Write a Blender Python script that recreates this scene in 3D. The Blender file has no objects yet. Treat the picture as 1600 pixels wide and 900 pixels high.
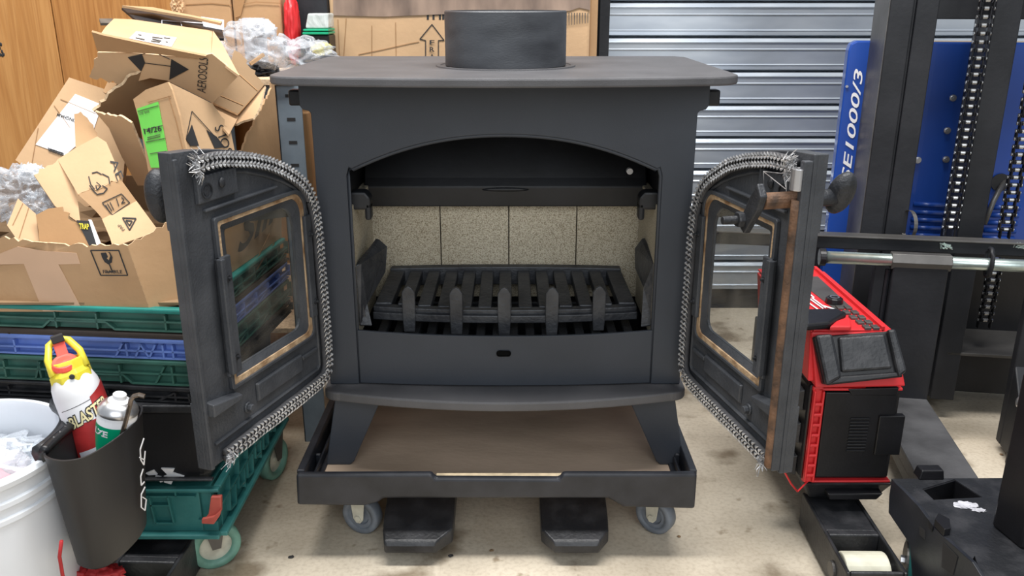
import bpy, bmesh, math, random
from mathutils import Vector, Matrix, noise
random.seed(7)
R = math.radians
SC = bpy.context.scene
COL = SC.collection
V = Vector
# ------------------------------------------------------------------ camera
FPX = 1350.0; CZ = 0.905; TP = 1/3.0
PIT = math.atan(TP); CP, SP = math.cos(PIT), math.sin(PIT)
cam = bpy.data.cameras.new('camera'); co = bpy.data.objects.new('camera', cam); COL.objects.link(co)
co.location = (0, 0, CZ); co.rotation_euler = (math.pi/2-PIT, 0, 0)
cam.sensor_width = 36; cam.lens = FPX/1600*36; cam.clip_start = 0.02
SC.camera = co
# ------------------------------------------------------------------ light
w = bpy.data.worlds.new('world'); SC.world = w; w.use_nodes = True
bg = w.node_tree.nodes['Background']; bg.inputs[0].default_value = (0.86, 0.93, 1, 1); bg.inputs[1].default_value = 0.34
def area(name, loc, rot, sx, sy, power, col=(1, 1, 1)):
    l = bpy.data.lights.new(name, 'AREA'); l.shape = 'RECTANGLE'; l.size = sx; l.size_y = sy; l.energy = power; l.color = col
    o = bpy.data.objects.new(name, l); COL.objects.link(o); o.location = loc; o.rotation_euler = rot
area('ceiling_lamp', (-0.1, 1.15, 2.75), (0, 0, 0), 2.6, 0.5, 100, (1, .98, .95))
area('doorway_daylight', (0.35, -1.6, 2.0), (R(62), 0, R(8)), 2.6, 1.8, 36, (.93, .97, 1))
SC.view_settings.view_transform = 'Standard'; SC.view_settings.look = 'None'
SC.view_settings.exposure = 0.35; SC.view_settings.gamma = 1
SC.view_settings.use_curve_mapping = False
# ------------------------------------------------------------------ pixel -> place
def ray(u, v):
    dx = (u-800)/FPX; dy = (v-450)/FPX
    return V((dx, CP-dy*SP, -SP-dy*CP))
CAM = V((0, 0, CZ))
def P(u, v, Y): d = ray(u, v); return CAM + d*(Y/d.y)
def PZ(u, v, z): d = ray(u, v); return CAM + d*((z-CZ)/d.z)
class Plane:                       # a plane through three real points
    def __init__(s, a, b, c):
        a, b, c = [P(*q) if not isinstance(q, Vector) else q for q in (a, b, c)]
        n = (b-a).cross(c-a).normalized()
        if n.dot(CAM-a) < 0: n = -n
        s.p, s.n = a, n
    def at(s, u, v, off=0.0):
        d = ray(u, v); t = (s.p-CAM).dot(s.n)/d.dot(s.n)
        return CAM + d*t + s.n*off
# ------------------------------------------------------------------ materials
def mat(name, col, rough=.6, metal=0., var=.12, scale=12., bump=.0, bscale=60., col2=None, spec=.5, coat=0, stretch=None, contrast=(.35, .65)):
    m = bpy.data.materials.new(name); m.use_nodes = True
    nt = m.node_tree; b = nt.nodes['Principled BSDF']
    b.inputs['Roughness'].default_value = rough; b.inputs['Metallic'].default_value = metal
    b.inputs['Specular IOR Level'].default_value = spec; b.inputs['Coat Weight'].default_value = coat
    tc = nt.nodes.new('ShaderNodeTexCoord'); mp = nt.nodes.new('ShaderNodeMapping')
    if stretch: mp.inputs['Scale'].default_value = stretch
    nt.links.new(tc.outputs['Object'], mp.inputs[0])
    n = nt.nodes.new('ShaderNodeTexNoise'); n.inputs['Scale'].default_value = scale; n.inputs['Detail'].default_value = 6
    nt.links.new(mp.outputs[0], n.inputs['Vector'])
    cr = nt.nodes.new('ShaderNodeValToRGB'); cr.color_ramp.elements[0].position = contrast[0]; cr.color_ramp.elements[1].position = contrast[1]
    c2 = col2 or tuple(min(1, c*(1+var)) for c in col); c1 = tuple(c*(1-var) for c in col) if not col2 else col
    cr.color_ramp.elements[0].color = (*c1, 1); cr.color_ramp.elements[1].color = (*c2, 1)
    nt.links.new(n.outputs['Fac'], cr.inputs[0]); nt.links.new(cr.outputs[0], b.inputs['Base Color'])
    if bump:
        n2 = nt.nodes.new('ShaderNodeTexNoise'); n2.inputs['Scale'].default_value = bscale; n2.inputs['Detail'].default_value = 5
        nt.links.new(mp.outputs[0], n2.inputs['Vector'])
        bp = nt.nodes.new('ShaderNodeBump'); bp.inputs['Strength'].default_value = bump; bp.inputs['Distance'].default_value = .004
        nt.links.new(n2.outputs['Fac'], bp.inputs['Height']); nt.links.new(bp.outputs[0], b.inputs['Normal'])
    return m
M = {}
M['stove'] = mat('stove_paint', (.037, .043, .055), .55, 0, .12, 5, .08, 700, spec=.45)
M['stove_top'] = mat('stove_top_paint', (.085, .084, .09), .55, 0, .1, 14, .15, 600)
M['stove_in'] = mat('sooty_steel', (.008, .009, .012), .5, 0, .4, 9, .1, 80)
M['collar'] = mat('scraped_black_iron', (.03, .032, .038), .5, .1, .3, 8, .08, 160, col2=(.075, .08, .09), stretch=(1, 1, 3))
M['iron'] = mat('cast_iron', (.025, .027, .032), .5, .2, .3, 30, .35, 250)
M['grate'] = mat('grate_iron', (.028, .03, .036), .42, .2, .3, 22, .4, 120, col2=(.06, .063, .07))
M['doorm'] = mat('door_casting', (.04, .044, .052), .5, .1, .3, 16, .25, 260, col2=(.075, .08, .09), contrast=(.4, .75))
M['rust'] = mat('rust', (.05, .03, .02), .75, .1, .3, 40, .4, 200, col2=(.19, .10, .055))
M['rustlight'] = mat('rust_and_glue', (.20, .11, .05), .8, 0, .3, 30, .5, 200, col2=(.55, .40, .25))
M['rope'] = mat('rope_strand', (.22, .22, .23), .35, .45, .2, 90, .1, 300, col2=(.62, .62, .63))
M['rope_dark'] = mat('rope_core', (.05, .05, .055), .7, 0, .2, 90)
M['black'] = mat('black_plastic', (.010, .010, .012), .38, 0, .2, 18, .06, 240, spec=.4)
M['black2'] = mat('worn_black_plastic', (.014, .015, .018), .42, 0, .3, 30, .2, 180, col2=(.05, .05, .055), contrast=(.45, .85))
M['dolly'] = mat('dolly_plastic', (.012, .014, .019), .4, 0, .2, 20, .06, 220, col2=(.026, .028, .036))
M['steelblk'] = mat('painted_black_steel', (.010, .011, .014), .5, .0, .25, 10, .1, 100, col2=(.020, .021, .025), spec=.35)
M['steelworn'] = mat('worn_fork_steel', (.045, .045, .048), .5, .2, .2, 9, .2, 120, col2=(.11, .11, .115))
M['steelgrey'] = mat('bare_dark_steel', (.12, .115, .11), .45, .6, .2, 12, .1, 100)
M['zinc'] = mat('zinc_rod', (.5, .58, .55), .3, .85, .15, 30, .05, 100)
M['chainm'] = mat('oiled_chain', (.045, .045, .05), .28, .8, .3, 40, 0)
M['chainb'] = mat('bright_pins', (.55, .55, .55), .25, .9, .1, 40, 0)
M['blue'] = mat('blue_paint', (.012, .06, .32), .32, 0, .12, 4, .03, 60, coat=.2)
M['blue_crate'] = mat('blue_plastic', (.12, .2, .52), .5, 0, .2, 18, .1, 100)
M['green_crate'] = mat('green_plastic', (.035, .115, .09), .5, 0, .25, 18, .1, 100)
M['teal'] = mat('teal_plastic', (.012, .2, .17), .42, 0, .2, 16, .1, 100)
M['teal_d'] = mat('dusty_teal_plastic', (.012, .11, .11), .5, 0, .3, 14, .1, 100, col2=(.04, .19, .18))
M['brown_crate'] = mat('dark_brown_plastic', (.035, .025, .02), .6, 0, .2, 18)
M['card'] = mat('cardboard', (.42, .255, .13), .85, 0, .08, 7, .12, 90, col2=(.50, .315, .17))
M['card2'] = mat('pale_cardboard', (.53, .345, .195), .85, 0, .08, 9, .12, 90)
M['card3'] = mat('brown_cardboard', (.34, .19, .085), .85, 0, .08, 9, .12, 90)
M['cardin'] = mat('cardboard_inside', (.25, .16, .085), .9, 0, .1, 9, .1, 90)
M['cardedge'] = mat('torn_card_edge', (.66, .48, .30), .9, 0, .2, 200, .3, 300)
M['tape'] = mat('packing_tape', (.58, .38, .25), .3, 0, .08, 9)
M['ink'] = mat('black_ink', (.02, .02, .022), .7, 0, .1, 20)
M['inkgrey'] = mat('faded_ink', (.1, .085, .07), .8, 0, .3, 40)
M['slot'] = mat('slot_shadow_black', (.003, .003, .003), .9, 0, .1, 20, spec=.1)
M['white'] = mat('white_paper', (.82, .82, .84), .7, 0, .03, 20)
M['whitegrey'] = mat('grey_printed_paper', (.55, .55, .6), .7, 0, .2, 60)
M['limegreen'] = mat('green_label', (.16, .62, .09), .6, 0, .05, 20)
M['bucket'] = mat('white_bucket', (.72, .75, .8), .38, 0, .03, 9)
M['red'] = mat('red_plastic', (.62, .025, .03), .4, 0, .08, 10)
M['redstrap'] = mat('red_strap', (.35, .012, .015), .6, 0, .1, 60)
M['redlatch'] = mat('faded_red_plastic', (.42, .08, .06), .5, 0, .15, 50)
M['yellow'] = mat('yellow_plastic', (.78, .66, .05), .4, 0, .1, 30)
M['redtrig'] = mat('coral_red_plastic', (.85, .10, .07), .4, 0, .06, 30)
M['tinwhite'] = mat('white_can', (.8, .8, .82), .3, 0, .04, 30)
M['cangreen'] = mat('green_can', (.0, .33, .16), .35, 0, .05, 30)
M['canred'] = mat('red_can_print', (.42, .03, .03), .35, 0, .15, 40)
M['tin'] = mat('tin', (.6, .6, .62), .3, .9, .05, 30)
M['rackgrey'] = mat('rack_steel', (.2, .25, .3), .45, .2, .12, 20)
M['chip'] = mat('chipboard', (.58, .42, .27), .85, 0, .25, 160)
M['shutter'] = mat('galvanised_steel', (.44, .49, .56), .3, .6, .12, 4, .0, 30, col2=(.60, .65, .71), stretch=(1, 1, 4))
M['dark'] = mat('dark_wall', (.02, .022, .026), .8, 0, .2, 4)
M['wheelgrey'] = mat('grey_rubber', (.16, .18, .21), .55, 0, .2, 30)
M['wheelhub'] = mat('cream_hub', (.55, .53, .44), .5, 0, .15, 50)
M['wheelteal'] = mat('pale_green_rubber', (.16, .34, .27), .5, 0, .2, 30)
M['roller'] = mat('cream_roller', (.6, .58, .46), .5, 0, .15, 30, col2=(.75, .73, .6))
M['bagpink'] = mat('pink_rag', (.6, .25, .3), .7, 0, .3, 14, .4, 30)
M['bagblue'] = mat('pale_packaging', (.5, .62, .72), .6, 0, .25, 14, .4, 30, col2=(.8, .8, .84))
M['key'] = mat('worn_hex_key', (.16, .13, .11), .4, .7, .3, 60)
def brickmat():
    m = mat('firebrick', (.56, .50, .38), .95, 0, .1, 5, .5, 500, col2=(.66, .60, .47))
    nt = m.node_tree; b = nt.nodes['Principled BSDF']
    n = nt.nodes.new('ShaderNodeTexNoise'); n.inputs['Scale'].default_value = 700; n.inputs['Detail'].default_value = 3
    tc = nt.nodes.new('ShaderNodeTexCoord'); nt.links.new(tc.outputs['Object'], n.inputs['Vector'])
    cr = nt.nodes.new('ShaderNodeValToRGB'); cr.color_ramp.elements[0].position = .38; cr.color_ramp.elements[1].position = .55
    cr.color_ramp.elements[0].color = (.45, .4, .34, 1); cr.color_ramp.elements[1].color = (1, 1, 1, 1)
    mx = nt.nodes.new('ShaderNodeMix'); mx.data_type = 'RGBA'; mx.blend_type = 'MULTIPLY'; mx.inputs[0].default_value = 1
    src = b.inputs['Base Color'].links[0].from_socket
    nt.links.new(n.outputs['Fac'], cr.inputs[0]); nt.links.new(src, mx.inputs[6]); nt.links.new(cr.outputs[0], mx.inputs[7])
    nt.links.new(mx.outputs[2], b.inputs['Base Color']); return m
M['brick'] = brickmat()
def floormat():
    m = mat('concrete', (.47, .40, .305), .85, 0, .1, 3.2, .35, 60, col2=(.68, .60, .48), contrast=(.3, .62))
    nt = m.node_tree; b = nt.nodes['Principled BSDF']; tc = nt.nodes.new('ShaderNodeTexCoord')
    src = b.inputs['Base Color'].links[0].from_socket
    for sc, p0, p1, c in ((5.5, .34, .44, (.42, .38, .33)), (22, .28, .36, (.55, .5, .44)), (130, .30, .55, (.84, .82, .8)), (1.6, .36, .5, (.72, .70, .67))):
        n = nt.nodes.new('ShaderNodeTexNoise'); n.inputs['Scale'].default_value = sc; n.inputs['Detail'].default_value = 8
        mp = nt.nodes.new('ShaderNodeMapping'); mp.inputs['Location'].default_value = (sc, 3.1, 0)
        nt.links.new(tc.outputs['Object'], mp.inputs[0]); nt.links.new(mp.outputs[0], n.inputs['Vector'])
        cr = nt.nodes.new('ShaderNodeValToRGB'); cr.color_ramp.elements[0].position = p0; cr.color_ramp.elements[1].position = p1
        cr.color_ramp.elements[0].color = (*c, 1); cr.color_ramp.elements[1].color = (1, 1, 1, 1)
        mx = nt.nodes.new('ShaderNodeMix'); mx.data_type = 'RGBA'; mx.blend_type = 'MULTIPLY'; mx.inputs[0].default_value = 1
        nt.links.new(n.outputs['Fac'], cr.inputs[0]); nt.links.new(src, mx.inputs[6]); nt.links.new(cr.outputs[0], mx.inputs[7])
        src = mx.outputs[2]
    nt.links.new(src, b.inputs['Base Color']); return m
M['floor'] = floormat()
def woodmat(name, c1, c2, c3, axis=(14, 14, .8)):
    m = bpy.data.materials.new(name); m.use_nodes = True; nt = m.node_tree; b = nt.nodes['Principled BSDF']
    b.inputs['Roughness'].default_value = .5
    tc = nt.nodes.new('ShaderNodeTexCoord'); mp = nt.nodes.new('ShaderNodeMapping'); mp.inputs['Scale'].default_value = axis
    nt.links.new(tc.outputs['Object'], mp.inputs[0])
    n = nt.nodes.new('ShaderNodeTexNoise'); n.inputs['Scale'].default_value = 1.6; n.inputs['Detail'].default_value = 3; n.inputs['Distortion'].default_value = 1.2
    nt.links.new(mp.outputs[0], n.inputs['Vector'])
    mm = nt.nodes.new('ShaderNodeMath'); mm.operation = 'MULTIPLY'; mm.inputs[1].default_value = 9
    fr = nt.nodes.new('ShaderNodeMath'); fr.operation = 'PINGPONG'; fr.inputs[1].default_value = 1
    nt.links.new(n.outputs['Fac'], mm.inputs[0]); nt.links.new(mm.outputs[0], fr.inputs[0])
    cr = nt.nodes.new('ShaderNodeValToRGB'); cr.color_ramp.elements[0].color = (*c1, 1); cr.color_ramp.elements[1].color = (*c2, 1)
    nt.links.new(fr.outputs[0], cr.inputs[0])
    mp2 = nt.nodes.new('ShaderNodeMapping'); mp2.inputs['Scale'].default_value = tuple(a*9 if a > 2 else a*5 for a in axis); nt.links.new(tc.outputs['Object'], mp2.inputs[0])
    n2 = nt.nodes.new('ShaderNodeTexNoise'); n2.inputs['Scale'].default_value = 2; n2.inputs['Detail'].default_value = 4; nt.links.new(mp2.outputs[0], n2.inputs['Vector'])
    mx = nt.nodes.new('ShaderNodeMix'); mx.data_type = 'RGBA'; mx.inputs[7].default_value = (*c3, 1)
    cr2 = nt.nodes.new('ShaderNodeMapRange'); cr2.inputs[1].default_value = .45; cr2.inputs[2].default_value = .75; cr2.inputs[4].default_value = .6
    nt.links.new(n2.outputs['Fac'], cr2.inputs[0]); nt.links.new(cr2.outputs[0], mx.inputs[0]); nt.links.new(cr.outputs[0], mx.inputs[6])
    nt.links.new(mx.outputs[2], b.inputs['Base Color']); return m
M['oak'] = woodmat('oak_boards', (.36, .15, .036), (.46, .215, .062), (.27, .105, .024))
M['oak2'] = woodmat('oak_boards_pale', (.42, .19, .052), (.50, .25, .08), (.33, .14, .036))
M['ply'] = mat('grey_worn_plywood', (.40, .30, .22), .7, 0, .2, 5, .12, 60, col2=(.54, .41, .31), stretch=(1, 2.5, 1))
M['plyedge'] = mat('pale_ply_edge', (.62, .5, .33), .8, 0, .2, 40, stretch=(1, 1, 20))
def glass(name='glass', tint=(.93, .94, .94), gl=.13, dirt=.13):
    m = bpy.data.materials.new(name); m.use_nodes = True; nt = m.node_tree; nt.nodes.clear()
    o = nt.nodes.new('ShaderNodeOutputMaterial'); t = nt.nodes.new('ShaderNodeBsdfTransparent'); t.inputs[0].default_value = (*tint, 1)
    g = nt.nodes.new('ShaderNodeBsdfGlossy'); g.inputs['Roughness'].default_value = .04
    d = nt.nodes.new('ShaderNodeBsdfDiffuse'); d.inputs[0].default_value = (.45, .4, .33, 1)
    lw = nt.nodes.new('ShaderNodeLayerWeight'); fz = nt.nodes.new('ShaderNodeMapRange'); fz.inputs[1].default_value = .3; fz.inputs[3].default_value = .03; fz.inputs[4].default_value = .35; nt.links.new(lw.outputs['Facing'], fz.inputs[0])
    m1 = nt.nodes.new('ShaderNodeMixShader'); m2 = nt.nodes.new('ShaderNodeMixShader')
    n = nt.nodes.new('ShaderNodeTexNoise'); n.inputs['Scale'].default_value = 14; n.inputs['Detail'].default_value = 5
    mr = nt.nodes.new('ShaderNodeMapRange'); mr.inputs[1].default_value = .42; mr.inputs[2].default_value = .85; mr.inputs[4].default_value = dirt
    tc = nt.nodes.new('ShaderNodeTexCoord'); nt.links.new(tc.outputs['Object'], n.inputs['Vector']); nt.links.new(n.outputs['Fac'], mr.inputs[0])
    nt.links.new(fz.outputs[0], m1.inputs[0]); nt.links.new(t.outputs[0], m1.inputs[1]); nt.links.new(g.outputs[0], m1.inputs[2])
    nt.links.new(mr.outputs[0], m2.inputs[0]); nt.links.new(m1.outputs[0], m2.inputs[1]); nt.links.new(d.outputs[0], m2.inputs[2])
    nt.links.new(m2.outputs[0], o.inputs[0]); return m
M['glass'] = glass()
def film(name, col, base=.25, edge=.6):
    m = bpy.data.materials.new(name); m.use_nodes = True; nt = m.node_tree; b = nt.nodes['Principled BSDF']
    b.inputs['Base Color'].default_value = (*col, 1); b.inputs['Roughness'].default_value = .1; b.inputs['Specular IOR Level'].default_value = 1
    o = nt.nodes['Material Output']; t = nt.nodes.new('ShaderNodeBsdfTransparent'); mx = nt.nodes.new('ShaderNodeMixShader')
    n = nt.nodes.new('ShaderNodeTexNoise'); n.inputs['Scale'].default_value = 13; n.inputs['Detail'].default_value = 2.5; n.inputs['Distortion'].default_value = 2.5
    tc = nt.nodes.new('ShaderNodeTexCoord'); nt.links.new(tc.outputs['Object'], n.inputs['Vector'])
    bp = nt.nodes.new('ShaderNodeBump'); bp.inputs['Strength'].default_value = .7; bp.inputs['Distance'].default_value = .012
    nt.links.new(n.outputs['Fac'], bp.inputs['Height']); nt.links.new(bp.outputs[0], b.inputs['Normal'])
    lw = nt.nodes.new('ShaderNodeLayerWeight'); lw.inputs[0].default_value = .35; nt.links.new(bp.outputs[0], lw.inputs['Normal'])
    mr = nt.nodes.new('ShaderNodeMapRange'); mr.inputs[3].default_value = base; mr.inputs[4].default_value = base+edge
    nt.links.new(lw.outputs['Facing'], mr.inputs[0]); nt.links.new(mr.outputs[0], mx.inputs[0])
    nt.links.new(t.outputs[0], mx.inputs[1]); nt.links.new(b.outputs[0], mx.inputs[2]); nt.links.new(mx.outputs[0], o.inputs[0]); return m
M['film'] = film('clear_film', (.66, .71, .78), .16, .42); M['filmy'] = film('yellow_film', (.85, .78, .12), .4, .5)
M['tubclear'] = film('clear_tub', (.75, .8, .78), .45, .45)
# ------------------------------------------------------------------ helpers
ORG = {}
def link(o, parent):
    COL.objects.link(o)
    if parent is not None:
        o.parent = parent
        if parent.name in ORG: o.matrix_parent_inverse = Matrix.Translation(-ORG[parent.name])
def obj(name, bm, m, parent=None, bevel=0, smooth=False, seg=2, recalc=True):
    if recalc: bmesh.ops.recalc_face_normals(bm, faces=bm.faces)
    me = bpy.data.meshes.new(name); bm.to_mesh(me); bm.free()
    me.materials.append(M[m] if isinstance(m, str) else m)
    if smooth:
        for p in me.polygons: p.use_smooth = True
    o = bpy.data.objects.new(name, me); link(o, parent)
    if bevel:
        b = o.modifiers.new('bevel', 'BEVEL'); b.width = bevel; b.segments = seg; b.limit_method = 'ANGLE'; b.angle_limit = R(35)
        b.harden_normals = False
    return o
def tag(o, label=None, cat=None, group=None, kind=None):
    if label: o['label'] = label
    if cat: o['category'] = cat
    if group: o['group'] = group
    if kind: o['kind'] = kind
    return o
def thing(name, label, cat, loc=(0, 0, 0), group=None, rotz=None):
    o = bpy.data.objects.new(name, None); COL.objects.link(o); o.location = loc; o.empty_display_size = .05
    if rotz is not None: o.rotation_euler = (0, 0, rotz)     # children are then given in local coordinates
    else: ORG[o.name] = V(loc)
    return tag(o, label, cat, group)
def B(): return bmesh.new()
def box(bm, a, b):
    x0, y0, z0 = a; x1, y1, z1 = b
    vs = [bm.verts.new(p) for p in ((x0, y0, z0), (x1, y0, z0), (x1, y1, z0), (x0, y1, z0), (x0, y0, z1), (x1, y0, z1), (x1, y1, z1), (x0, y1, z1))]
    for f in ((0, 3, 2, 1), (4, 5, 6, 7), (0, 1, 5, 4), (1, 2, 6, 5), (2, 3, 7, 6), (3, 0, 4, 7)): bm.faces.new([vs[i] for i in f])
    return bm
def hexa(bm, lo, hi):        # two quads joined
    a = [bm.verts.new(p) for p in lo]; b = [bm.verts.new(p) for p in hi]; n = len(a)
    bm.faces.new(a[::-1]); bm.faces.new(b)
    for i in range(n): bm.faces.new((a[i], a[(i+1) % n], b[(i+1) % n], b[i]))
    return bm
def prism(bm, pts, vec):     # polygon (3d points) extruded by vec; concave allowed
    vec = V(vec); n = len(pts)
    a = [bm.verts.new(p) for p in pts]; b = [bm.verts.new(V(p)+vec) for p in pts]
    fa = bm.faces.new(a); fb = bm.faces.new(b[::-1])
    for i in range(n): bm.faces.new((a[(i+1) % n], a[i], b[i], b[(i+1) % n]))
    return bm
def ringprism(bm, outer, inner, vec):  # polygon with a hole, same count
    vec = V(vec); n = len(outer)
    oa = [bm.verts.new(p) for p in outer]; ia = [bm.verts.new(p) for p in inner]
    ob = [bm.verts.new(V(p)+vec) for p in outer]; ib = [bm.verts.new(V(p)+vec) for p in inner]
    for i in range(n):
        j = (i+1) % n
        bm.faces.new((oa[i], oa[j], ia[j], ia[i])); bm.faces.new((ob[j], ob[i], ib[i], ib[j]))
        bm.faces.new((oa[j], oa[i], ob[i], ob[j])); bm.faces.new((ia[i], ia[j], ib[j], ib[i]))
    return bm
def holeprism(bm, outer, holes, vec):     # polygon with holes, extruded by vec
    vec = V(vec)
    for sgn_, base in ((1, V((0, 0, 0))), (-1, vec)):
        es = []
        for lp in [outer]+holes:
            vs = [bm.verts.new(V(p)+base) for p in lp]; es += [bm.edges.new((vs[i], vs[(i+1) % len(vs)])) for i in range(len(vs))]
        bmesh.ops.triangle_fill(bm, use_beauty=True, use_dissolve=False, edges=es)
    for lp in [outer]+holes:
        n = len(lp); a = [bm.verts.new(V(p)) for p in lp]; b = [bm.verts.new(V(p)+vec) for p in lp]
        for i in range(n): bm.faces.new((a[(i+1) % n], a[i], b[i], b[(i+1) % n]))
    bmesh.ops.remove_doubles(bm, verts=bm.verts, dist=1e-5); return bm
def frame_of(d):
    d = d.normalized(); up = V((0, 0, 1)) if abs(d.z) < .9 else V((1, 0, 0))
    s = d.cross(up).normalized(); return s, s.cross(d).normalized()
def tube(bm, pts, r, n=8, close=False, flat=1.0):
    pts = [V(p) for p in pts]; rings = []
    for i, p in enumerate(pts):
        if close: d = pts[(i+1) % len(pts)]-pts[i-1]
        else: d = pts[min(i+1, len(pts)-1)]-pts[max(i-1, 0)]
        s, u = frame_of(d); rr = r[i] if isinstance(r, (list, tuple)) else r
        rings.append([bm.verts.new(p+s*math.cos(a)*rr+u*math.sin(a)*rr*flat) for a in [2*math.pi*k/n for k in range(n)]])
    m = len(rings)
    for i in range(m if close else m-1):
        A, C = rings[i], rings[(i+1) % m]
        for k in range(n): bm.faces.new((A[k], A[(k+1) % n], C[(k+1) % n], C[k]))
    if not close: bm.faces.new(rings[0][::-1]); bm.faces.new(rings[-1])
    return bm
def lathe(bm, prof, c=(0, 0, 0), axis=(0, 0, 1), n=32, a0=0, a1=None, sx=1.0):
    c = V(c); ax = V(axis).normalized(); s, u = frame_of(ax); full = a1 is None; a1 = 2*math.pi if full else a1
    cnt = n if full else n+1; rings = []
    for r, h in prof:
        rings.append([bm.verts.new(c+ax*h+(s*math.cos(a)*sx+u*math.sin(a))*max(r, 1e-5)) for a in [a0+(a1-a0)*k/n for k in range(cnt)]])
    for A, C in zip(rings, rings[1:]):
        for k in range(n if full else n): bm.faces.new((A[k], A[(k+1) % cnt], C[(k+1) % cnt], C[k]))
    return bm
def disc(bm, c, axis, r, h, n=20): return lathe(bm, [(0, 0), (r, 0), (r, h), (0, h)], c, axis, n)
def blob(bm, c, r, sub=3): 
    g = bmesh.ops.create_icosphere(bm, subdivisions=sub, radius=1)
    for v in g['verts']: v.co = V(c)+V((v.co.x*r[0], v.co.y*r[1], v.co.z*r[2]))
    return g['verts']
def crumple(bm, c, r, seed=0, amp=.35, freq=3., sub=5, zmin=None):
    for v in blob(bm, (0, 0, 0), (1, 1, 1), sub):
        n = v.co.normalized(); q = n*freq+V((seed*7.1, seed*3.3, seed))
        d = 1-abs(noise.noise(q))*2*amp + noise.noise(q*2.1)*amp*.6 - abs(noise.noise(q*3.3))*amp*.25
        v.co = V((n.x*r[0]*d+c[0], n.y*r[1]*d+c[1], n.z*r[2]*d+c[2]))
        if zmin is not None: v.co.z = max(v.co.z, zmin)
def jag(pts, torn, amp=.0035, step=.006):
    out = []; n = len(pts)
    for i in range(n):
        a, b = V(pts[i]), V(pts[(i+1) % n]); out.append(a)
        if torn is True or (torn and i in torn):
            k = max(2, int((b-a).length/step)); d = (b-a).normalized(); c = (pts[i-1]-a) if len(pts) > 2 else V((0, 0, 1))
            nn = (V(c)-d*V(c).dot(d)).normalized()
            for j in range(1, k): out.append(a.lerp(b, j/k)+nn*random.uniform(-amp, amp))
    return out
def sheet(pl, pix, m, parent, name='panel', th=.0035, torn=None, off=0, edge=True):
    """a cardboard panel lying in plane pl, outline by where its corners stand; real thickness behind it"""
    pts = [pl.at(u, v, off) for u, v in pix]; pts = jag(pts, torn)
    bm = prism(B(), pts, -pl.n*th)
    o = obj(name, bm, m, parent)
    if edge and torn:
        o.data.materials.append(M['cardedge'])
        for p in o.data.polygons:
            if abs(p.normal.dot(pl.n)) < .3: p.material_index = 1
    return o
TXT = {}
def text_geo(s, shear=0, bold=0):
    k = (s, shear, bold)
    if k not in TXT:
        c = bpy.data.curves.new('txt', 'FONT'); c.body = s; c.shear = shear; c.offset = bold; c.resolution_u = 3
        o = bpy.data.objects.new('txt', c); COL.objects.link(o)
        dg = bpy.context.evaluated_depsgraph_get(); me = o.evaluated_get(dg).to_mesh()
        vs = [v.co.copy() for v in me.vertices]; fs = [tuple(p.vertices) for p in me.polygons]
        o.evaluated_get(dg).to_mesh_clear(); bpy.data.objects.remove(o); bpy.data.curves.remove(c)
        x0 = min(v.x for v in vs); x1 = max(v.x for v in vs); y0 = min(v.y for v in vs); y1 = max(v.y for v in vs)
        TXT[k] = ([((v.x-x0)/(x1-x0), (v.y-y0)/(y1-y0)) for v in vs], fs)
    return TXT[k]
def add_text(bm, s, fn, **kw):
    vs, fs = text_geo(s, **kw); q = [bm.verts.new(fn(a, b)) for a, b in vs]
    for f in fs:
        try: bm.faces.new([q[i] for i in f])
        except ValueError: pass
def aff(p0, p1, p2):
    p0, p1, p2 = V(p0), V(p1), V(p2); return lambda a, b: p0+(p1-p0)*a+(p2-p0)*b
def text_on(pl, s, a, b, c, m, parent, name='lettering', off=.0012, **kw):
    bm = B(); add_text(bm, s, aff(pl.at(*a, off), pl.at(*b, off), pl.at(*c, off)), **kw); return obj(name, bm, m, parent, recalc=False)
def decal(pl, pix, m, parent, name='label', off=.0012):
    bm = B(); pts = [pl.at(u, v, off) for u, v in pix]; prism(bm, pts, pl.n*-.0008); return obj(name, bm, m, parent)
def lines_on(pl, segs, wpx, m, parent, name='printed_lines', off=.0013):
    bm = B()
    for s in segs:
        for (u0, v0), (u1, v1) in zip(s, s[1:]):
            L = math.hypot(u1-u0, v1-v0) or 1; nx, ny = -(v1-v0)/L*wpx/2, (u1-u0)/L*wpx/2
            prism(bm, [pl.at(u0+nx, v0+ny, off), pl.at(u1+nx, v1+ny, off), pl.at(u1-nx, v1-ny, off), pl.at(u0-nx, v0-ny, off)], pl.n*-.0006)
    return obj(name, bm, m, parent)
def bar(bm, p, q, w, h, up=V((0, 0, 1))):      # rectangular bar between two points
    p, q = V(p), V(q); d = (q-p).normalized(); s = d.cross(V(up)).normalized(); u = s.cross(d)
    c = lambda o: [o+s*w/2+u*h/2, o-s*w/2+u*h/2, o-s*w/2-u*h/2, o+s*w/2-u*h/2]
    return hexa(bm, c(p), c(q))
def bolt(bm, c, ax, r, h, n=6): 
    disc(bm, c, ax, r*1.4, h*.3, 14); disc(bm, V(c)+V(ax).normalized()*h*.3, ax, r, h*.7, n)

# ================================================================== SETTING
bm = B(); box(bm, (-4, -2.5, -.05), (4, 2.75, 0)); tag(obj('floor', bm, 'floor'), 'pale stained concrete workshop floor', kind='structure')
bm = B(); box(bm, (-4, 2.7, 0), (4, 2.8, 3)); tag(obj('wall_back', bm, 'dark'), 'dark back wall', kind='structure')
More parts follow.
